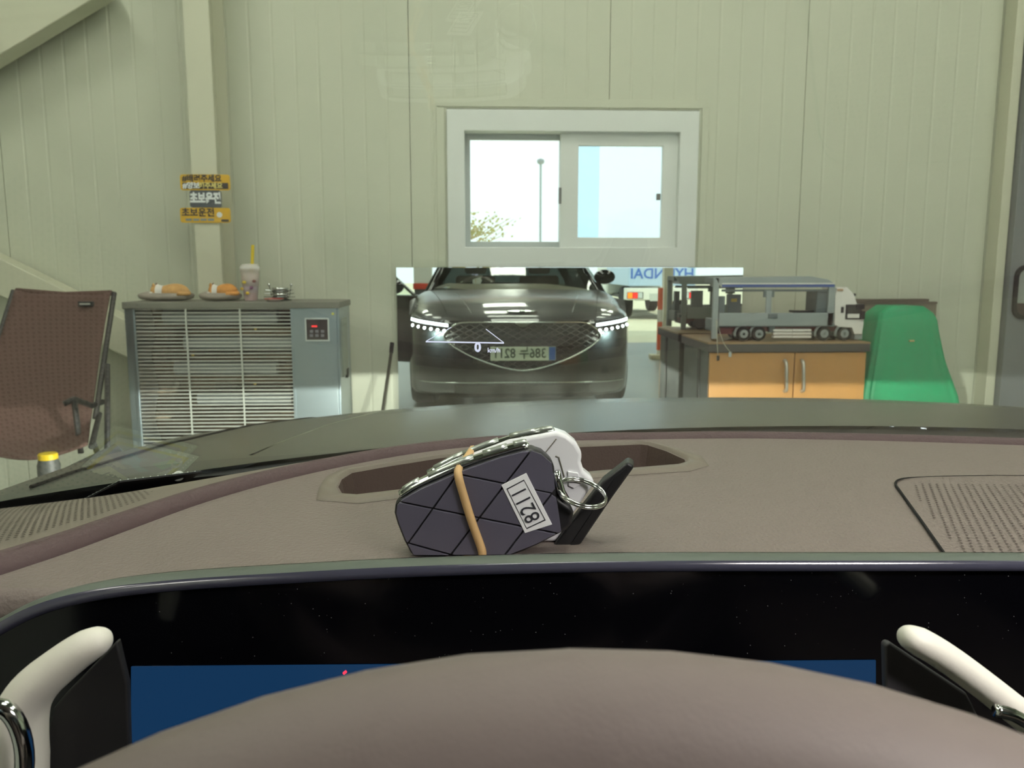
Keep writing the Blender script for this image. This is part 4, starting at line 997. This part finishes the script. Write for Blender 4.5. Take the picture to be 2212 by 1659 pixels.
def inset(pol, d):
    # move every edge inwards by d
    a_ = sum(pol[i][0]*pol[(i+1) % len(pol)][1]-pol[(i+1) % len(pol)][0]*pol[i][1] for i in range(len(pol))); sgn = 1 if a_ > 0 else -1
    res = pol
    for i in range(len(pol)):
        p, q_ = pol[i], pol[(i+1) % len(pol)]; dx_, dy_ = q_[0]-p[0], q_[1]-p[1]; L = math.hypot(dx_, dy_)
        if L < .5: continue
        nx, ny = -dy_/L*sgn*d, dx_/L*sgn*d
        res = clip(res, (p[0]+nx, p[1]+ny), (q_[0]+nx, q_[1]+ny), sgn)
        if len(res) < 3: return None
    return res
for pol in cells:
    if area(pol) < 60: continue
    r = inset(pol, 1.6)
    if r: MB().prism(plate_px(r, KY-.0012), (0, .0045, 0)).build('quilted_facet', key_m, kf, bevel=.0004, ang=25)
# chrome button strip along the upper edge
strip = [(866, 1078), (905, 1054), (1000, 1012), (1080, 985), (1128, 972), (1136, 974)]
sp_ = [at(px, py, KY+.0065)+Vector((0, 0, .0006)) for px, py in [(x, y-8) for x, y in strip]]
sp_ = smooth_path(sp_, 4)
MB().tube(sp_, .0048, 10, flat=.45).build('button_strip', chrome, kf, smooth=True)
for i in range(4):
    a_, c_ = int(lerp(1, len(sp_)-2, i/4+.02)), int(lerp(1, len(sp_)-2, i/4+.22)); MB().tube([p+Vector((0, -.001, .0022)) for p in sp_[a_:c_+1]], .003, 8, flat=.4).build('button', mat('satin_button', (200, 206, 200), .3, metal=.8), kf, smooth=True)
lbm = mat('white_label', (250, 250, 254), .35)
SK = [(1083, 1048), (1137, 1022), (1193, 1133), (1134, 1152)]
lb_ = MB().prism(plate_px(SK, KY-.0017), (0, .0006, 0)).build('number_label', lbm, kf, bevel=.0002)
fr = [(1094, 1056), (1132, 1036), (1179, 1124), (1138, 1143)]
lk = mat('label_ink', (50, 50, 58), .6)
sc_ = sum(x for x, y in fr)/4, sum(y for x, y in fr)/4
ring(MB(), plate_px(fr, KY-.0019), plate_px([(sc_[0]+(x-sc_[0])*.94, sc_[1]+(y-sc_[1])*.955) for x, y in fr], KY-.0019), (0, .0003, 0)).build('label_border', lk, lb_)
tx_ = (at(1122, 1062, KY)-at(1150, 1116, KY)).normalized(); ty_ = Vector((tx_.z, 0, -tx_.x)) ; ty_ = Vector((-tx_.z, 0, tx_.x))
text('8211', .0118, at(1137, 1090, KY-.0021), tx_, ty_, lk, 'label_number', lb_, .0001, -.00005, sx=.85)
# white fob behind
WK = [(905, 1052), (930, 1024), (1000, 988), (1100, 951), (1180, 936), (1202, 932), (1225, 940), (1246, 957), (1259, 980), (1256, 998), (1262, 1018), (1284, 1036), (1284, 1046), (1240, 1110), (1230, 1172), (930, 1172), (905, 1090)]
wk = thing('white_key_fob', 'glossy white key fob standing right behind the black fob', 'key fob', at(1100, 1190, KY+.03))
whk = mat('white_key_plastic', (246, 246, 250), .25)
MB().prism(plate_px(WK, KY+.019), (0, .014, 0)).build('shell', whk, wk, bevel=.003, seg=3)
sp2 = smooth_path([at(px, py-6, KY+.0255)+Vector((0, 0, .0005)) for px, py in ((925, 1030), (1000, 992), (1100, 955), (1180, 939), (1196, 938))], 4)
MB().tube(sp2, .0042, 10, flat=.4).build('button_strip', chrome, wk, smooth=True)
for i in range(4):
    a_, c_ = int(lerp(1, len(sp2)-2, i/4+.02)), int(lerp(1, len(sp2)-2, i/4+.22)); MB().tube([p+Vector((0, -.001, .0018)) for p in sp2[a_:c_+1]], .0026, 8, flat=.4).build('button', MATS['satin_button'], wk, smooth=True)
MB().tube([at(px, py, KY+.0188) for px, py in ((1200, 985), (1207, 988), (1219, 1030))], .0004, 6).build('battery_seam', mat('seam_grey', (120, 118, 108), .6), wk)
MB().tube([at(px, py, KY+.0188) for px, py in ((1178, 978), (1202, 948))], .0003, 6).build('shell_seam', MATS['seam_grey'] if 'seam_grey' in MATS else key_b, wk)
MB().prism(plate_px([(1226, 1018), (1249, 1022), (1256, 1046), (1240, 1056), (1228, 1050)], KY+.0178), (0, .002, 0)).build('grip_facet', whk, wk, bevel=.0005)
# rubber band
rbm = mat('rubber_band', (214, 176, 124), .55, var=.08, vscale=60)
rb = thing('rubber_band', 'tan rubber band holding the two key fobs together', 'rubber band', at(1020, 1195, KY))
bp = [at(1042, 1201, KY-.0022), at(1040, 1185, KY-.0024), at(1022, 1135, KY-.0028), at(1003, 1075, KY-.0028), at(990, 1026, KY-.002), at(995, 1006, KY+.006), at(1010, 987, KY+.016), at(1020, 972, KY+.028), at(1021, 974, KY+.036), at(1022, 1000, KY+.0365), at(1035, 1120, KY+.0365), at(1040, 1148, KY+.036), at(1041, 1172, KY+.015)]
bp = smooth_path(bp+[bp[0]], 5)[:-1]
MB().tube(bp, .0022, 8, closed=True).build('band', rbm, rb, smooth=True)
# key ring with black tag
rgc = at(1257, 1062, KY+.004)
kr = thing('key_ring', 'chrome split ring with a black tag beside the fobs', 'key ring', rgc)
e1 = (at(1308, 1072, KY+.0)-at(1203, 1050, KY+.0)).normalized(); e2 = (Vector((0, .94, .28))); e2 = (e2-e1*e2.dot(e1)).normalized()
rad = (at(1308, 1072, KY)-at(1203, 1050, KY)).length/2
for k in range(2):
    MB().tube([rgc+e1*(rad*math.cos(a))+e2*(rad*math.sin(a))+Vector((0, 0, -.0012*k)) for a in [2*math.pi*i/40 for i in range(40)]], .0008, 8, closed=True).build('ring_coil', chrome, kr, smooth=True)
MB().tube([at(px, py, KY+.002) for px, py in ((1200, 1018), (1206, 1040), (1212, 1062), (1222, 1080))], .0024, 10).build('ring_lug', chrome, kr, smooth=True)
tgp = [(1356, 1000), (1369, 998), (1371, 1010), (1340, 1050), (1262, 1165), (1240, 1204), (1186, 1204), (1215, 1160), (1290, 1052)]
a0 = [at(px, py, KY+.0155) for px, py in ((1300, 1042), (1356, 998), (1371, 1008), (1322, 1076), (1250, 1182), (1192, 1182))]
tgm = MB().prism(a0, (.003, .014, 0)).build('tag', mat('black_tag_plastic', (34, 34, 36), .4), kr, bevel=.0016, seg=3)
MB().prism([at(px, py, KY+.0149) for px, py in ((1330, 1030), (1352, 1012), (1356, 1018), (1250, 1176), (1232, 1178))], (0, .0012, 0)).build('tag_face', mat('tag_face', (20, 20, 22), .5), tgm)

# ================================================================== PHONE-NUMBER CARD BY THE WINDSCREEN
cdm = mat('black_card_back', (16, 15, 20), .6)
P0 = ws(-.845, .14); NN = (ws(-.835, .14)-ws(-.855, .14)).cross(ws(-.845, .15)-ws(-.845, .13)).normalized()
if NN.z < 0: NN = -NN
_v = [at(250, 945, .66198), at(430, 985, .70752), at(205, 1035, .69937)]; _n = (_v[1]-_v[0]).cross(_v[2]-_v[0]).normalized()
def cpt(px, py, h=0):                    # point of the card whose image in the glass stands at that pixel
    d = pxdir(px, py); p = CAM+d*(_n.dot(_v[0]-CAM)/_n.dot(d)); p = p-NN*(2*(p-P0).dot(NN)); return p+nrm*h
nrm = Vector((0, 0, 0)); nrm = (cpt(430, 985)-cpt(250, 945)).cross(cpt(205, 1035)-cpt(250, 945)).normalized()
if nrm.dot(NN) < 0: nrm = -nrm
ca = thing('phone_number_card', 'black-backed pentagon card with rhinestones lying at the foot of the windscreen', 'card', cpt(290, 1000))
o5 = [(248, 943), (432, 984), (372, 1045), (212, 1046), (158, 1019)]
MB().prism([cpt(*p) for p in o5], nrm*-.0015).build('card', cdm, ca)
cu, cv = 283, 1003
def sc(f): return [(cu+(u-cu)*f, cv+(v-cv)*f) for u, v in o5]
MB().prism([cpt(u, v, .0001) for u, v in sc(.985)], nrm*.0002).build('clear_border', mat('pale_border', (190, 200, 188), .3), ca)
MB().prism([cpt(u, v, .0004) for u, v in sc(.84)], nrm*.0002).build('gold_border', mat('gold_border', (206, 196, 60), .35), ca)
MB().prism([cpt(u, v, .0007) for u, v in sc(.74)], nrm*.0002).build('lilac_field', mat('lilac_field', (178, 170, 190), .4), ca)
fb = sc(.90)
for i in range(5):
    for k in range(10):
        u = lerp(fb[i][0], fb[(i+1) % 5][0], k/10); v = lerp(fb[i][1], fb[(i+1) % 5][1], k/10)
        MB().ball(cpt(u, v, .0008), .0007, 8, 5).build('rhinestone', mat('rhinestone', (246, 250, 248), .1), ca, smooth=True)
nb = MB().prism([cpt(u, v, .001) for u, v in ((199, 1012), (237, 1003), (282, 1034), (232, 1042))], nrm*.0002).build('number_tag', mat('ivory_tag', (232, 226, 206), .5), ca)
xd_ = (cpt(214, 1010)-cpt(252, 1034)).normalized(); yd_ = nrm.cross(xd_)
text('211', .010, cpt(236, 1024, .0014), xd_, yd_, lk, 'tag_number', nb, .0001, .0003)
MB().prism([cpt(u, v, .001) for u, v in ((262, 985), (285, 978), (305, 990), (300, 1004), (322, 1014), (300, 1016), (282, 1002), (264, 998))], nrm*.0003).build('blue_motif', mat('blue_motif', (168, 192, 214), .4), ca)
MB().prism([cpt(u, v, .001) for u, v in ((330, 1000), (372, 990), (388, 998), (350, 1012))], nrm*.0003).build('green_motif', mat('green_motif', (170, 204, 184), .4), ca)
e = cpt(402, 1000)+Vector((-.006, -.006, .002))
MB().tube([e+Vector((.004*math.cos(a), .002*math.sin(a), .003*math.sin(a))) for a in [2*math.pi*k/16 for k in range(16)]], .0012, 8, closed=True).build('clear_clip', mat('white_clip', (214, 218, 212), .25), ca, smooth=True)

# ================================================================== BEHIND THE CAR (seen in the mirror)
c0 = av(1441, 650, -2.3)
tag(MB().box((c0.x-.06, -2.36, 0), (c0.x+.06, -2.24, CEIL)).build('trim_6', steelm), kind='structure')
po = av(1425, 700, -2.2)
bp_ = thing('warning_post', 'orange and white striped post beside a cream column in the mirror', 'post', (po.x, -2.2, 0))
for i, (za, zb, m_) in enumerate(((0, .12, 'w'), (.12, .50, 'o'), (.50, .66, 'w'), (.66, .95, 'o'))):
    MB().tube([(po.x, -2.2, za), (po.x, -2.2, zb)], .035, 12).build('stripe', mat('post_orange', (226, 92, 44), .5) if m_ == 'o' else mat('post_white', (226, 224, 214), .5), bp_, smooth='auto')
MB().box((po.x-.12, -2.3, 0), (po.x+.12, -2.1, .06)).build('base', mat('post_base', (196, 188, 160), .7), bp_, bevel=.01)
TYR = -10.6
tl, trr = av(1352, 640, TYR).x, av(1506, 640, TYR).x
tz_ = lambda py: av(1420, py, TYR).z
tk2 = thing('cargo_truck', 'white and pale blue box truck parked outside behind the car', 'truck', ((tl+trr)/2, TYR, 0))
tbl = mat('truck_pale_blue', (176, 200, 226), .4); tww = mat('truck_white', (226, 228, 220), .4)
MB().box((tl+.05, TYR-3.2, tz_(618)), (trr-.05, TYR, 2.6)).build('cargo_box', tbl, tk2, bevel=.02)
MB().box((tl, TYR-.3, tz_(648)), (trr, TYR+.06, tz_(622))).build('rear_beam', tww, tk2, bevel=.02)
MB().box((tl+.25, TYR-4.8, .45), (trr-.25, TYR-.1, tz_(642))).build('chassis', blackp, tk2)
MB().box((tl+.05, TYR-5.0, .5), (trr-.05, TYR-3.3, 2.1)).build('cab', tww, tk2, bevel=.08, seg=3)
for s, x in ((-1, tl+.18), (1, trr-.18)):
    for yy in (-1.0, -4.2): MB().lathe([(.2, -.11), (.36, -.12), (.38, -.08), (.38, .08), (.36, .12), (.2, .11)], (x, TYR+yy, .38), 'x', 24).build('wheel', rubber, tk2, smooth='auto')
    tlp = MB().box((x-.16, TYR+.06, tz_(645)), (x+.22*1.0, TYR+.075, tz_(631))).build('tail_lamp', mat('lamp_back', (40, 36, 36), .4), tk2)
    cols = (('amber_lens', (255, 120, 30), 2.5), ('red_lens', (240, 40, 36), 1.8), ('clear_lens', (190, 200, 200), .0))
    for i, (nm, cc, s_) in enumerate(cols):
        k = i if s < 0 else 2-i
        MB().box((x-.15+.12*k, TYR+.075, tz_(644)), (x-.04+.12*k, TYR+.09, tz_(632))).build('lens', mat(nm, cc, .3, emit=cc, es=s_*.5), tlp, bevel=.01)
MB().box(((tl+trr)/2-.30, TYR+.06, tz_(650)), ((tl+trr)/2+.30, TYR+.07, tz_(634))).build('plate', mat('truck_plate', (190, 196, 190), .5), tk2)
text('HYUNDAI', .34, ((tl+trr)/2, TYR+.004, tz_(592)), (-1, 0, 0), (0, 0, 1), mat('truck_blue_letters', (70, 110, 190), .5), 'tailgate_lettering', tk2, .002, .006)
p = av(914, 600, -4.2)
wc_ = thing('white_machine', 'tall white machine with a red band left behind the car', 'machine', (p.x, -4.2, 0))
zt = av(914, 577, -4.2).z; zr = av(914, 612, -4.2).z
MB().box((p.x-.14, -4.36, zr), (p.x+.14, -4.1, zt+.35)).build('cabinet', tww, wc_, bevel=.01); MB().box((p.x-.15, -4.37, zr-.09), (p.x+.15, -4.09, zr)).build('red_band', mat('machine_red', (206, 72, 50), .5), wc_, bevel=.01)
MB().box((p.x-.13, -4.35, 0), (p.x+.13, -4.11, zr-.09)).build('lower_cabinet', dgrey, wc_)
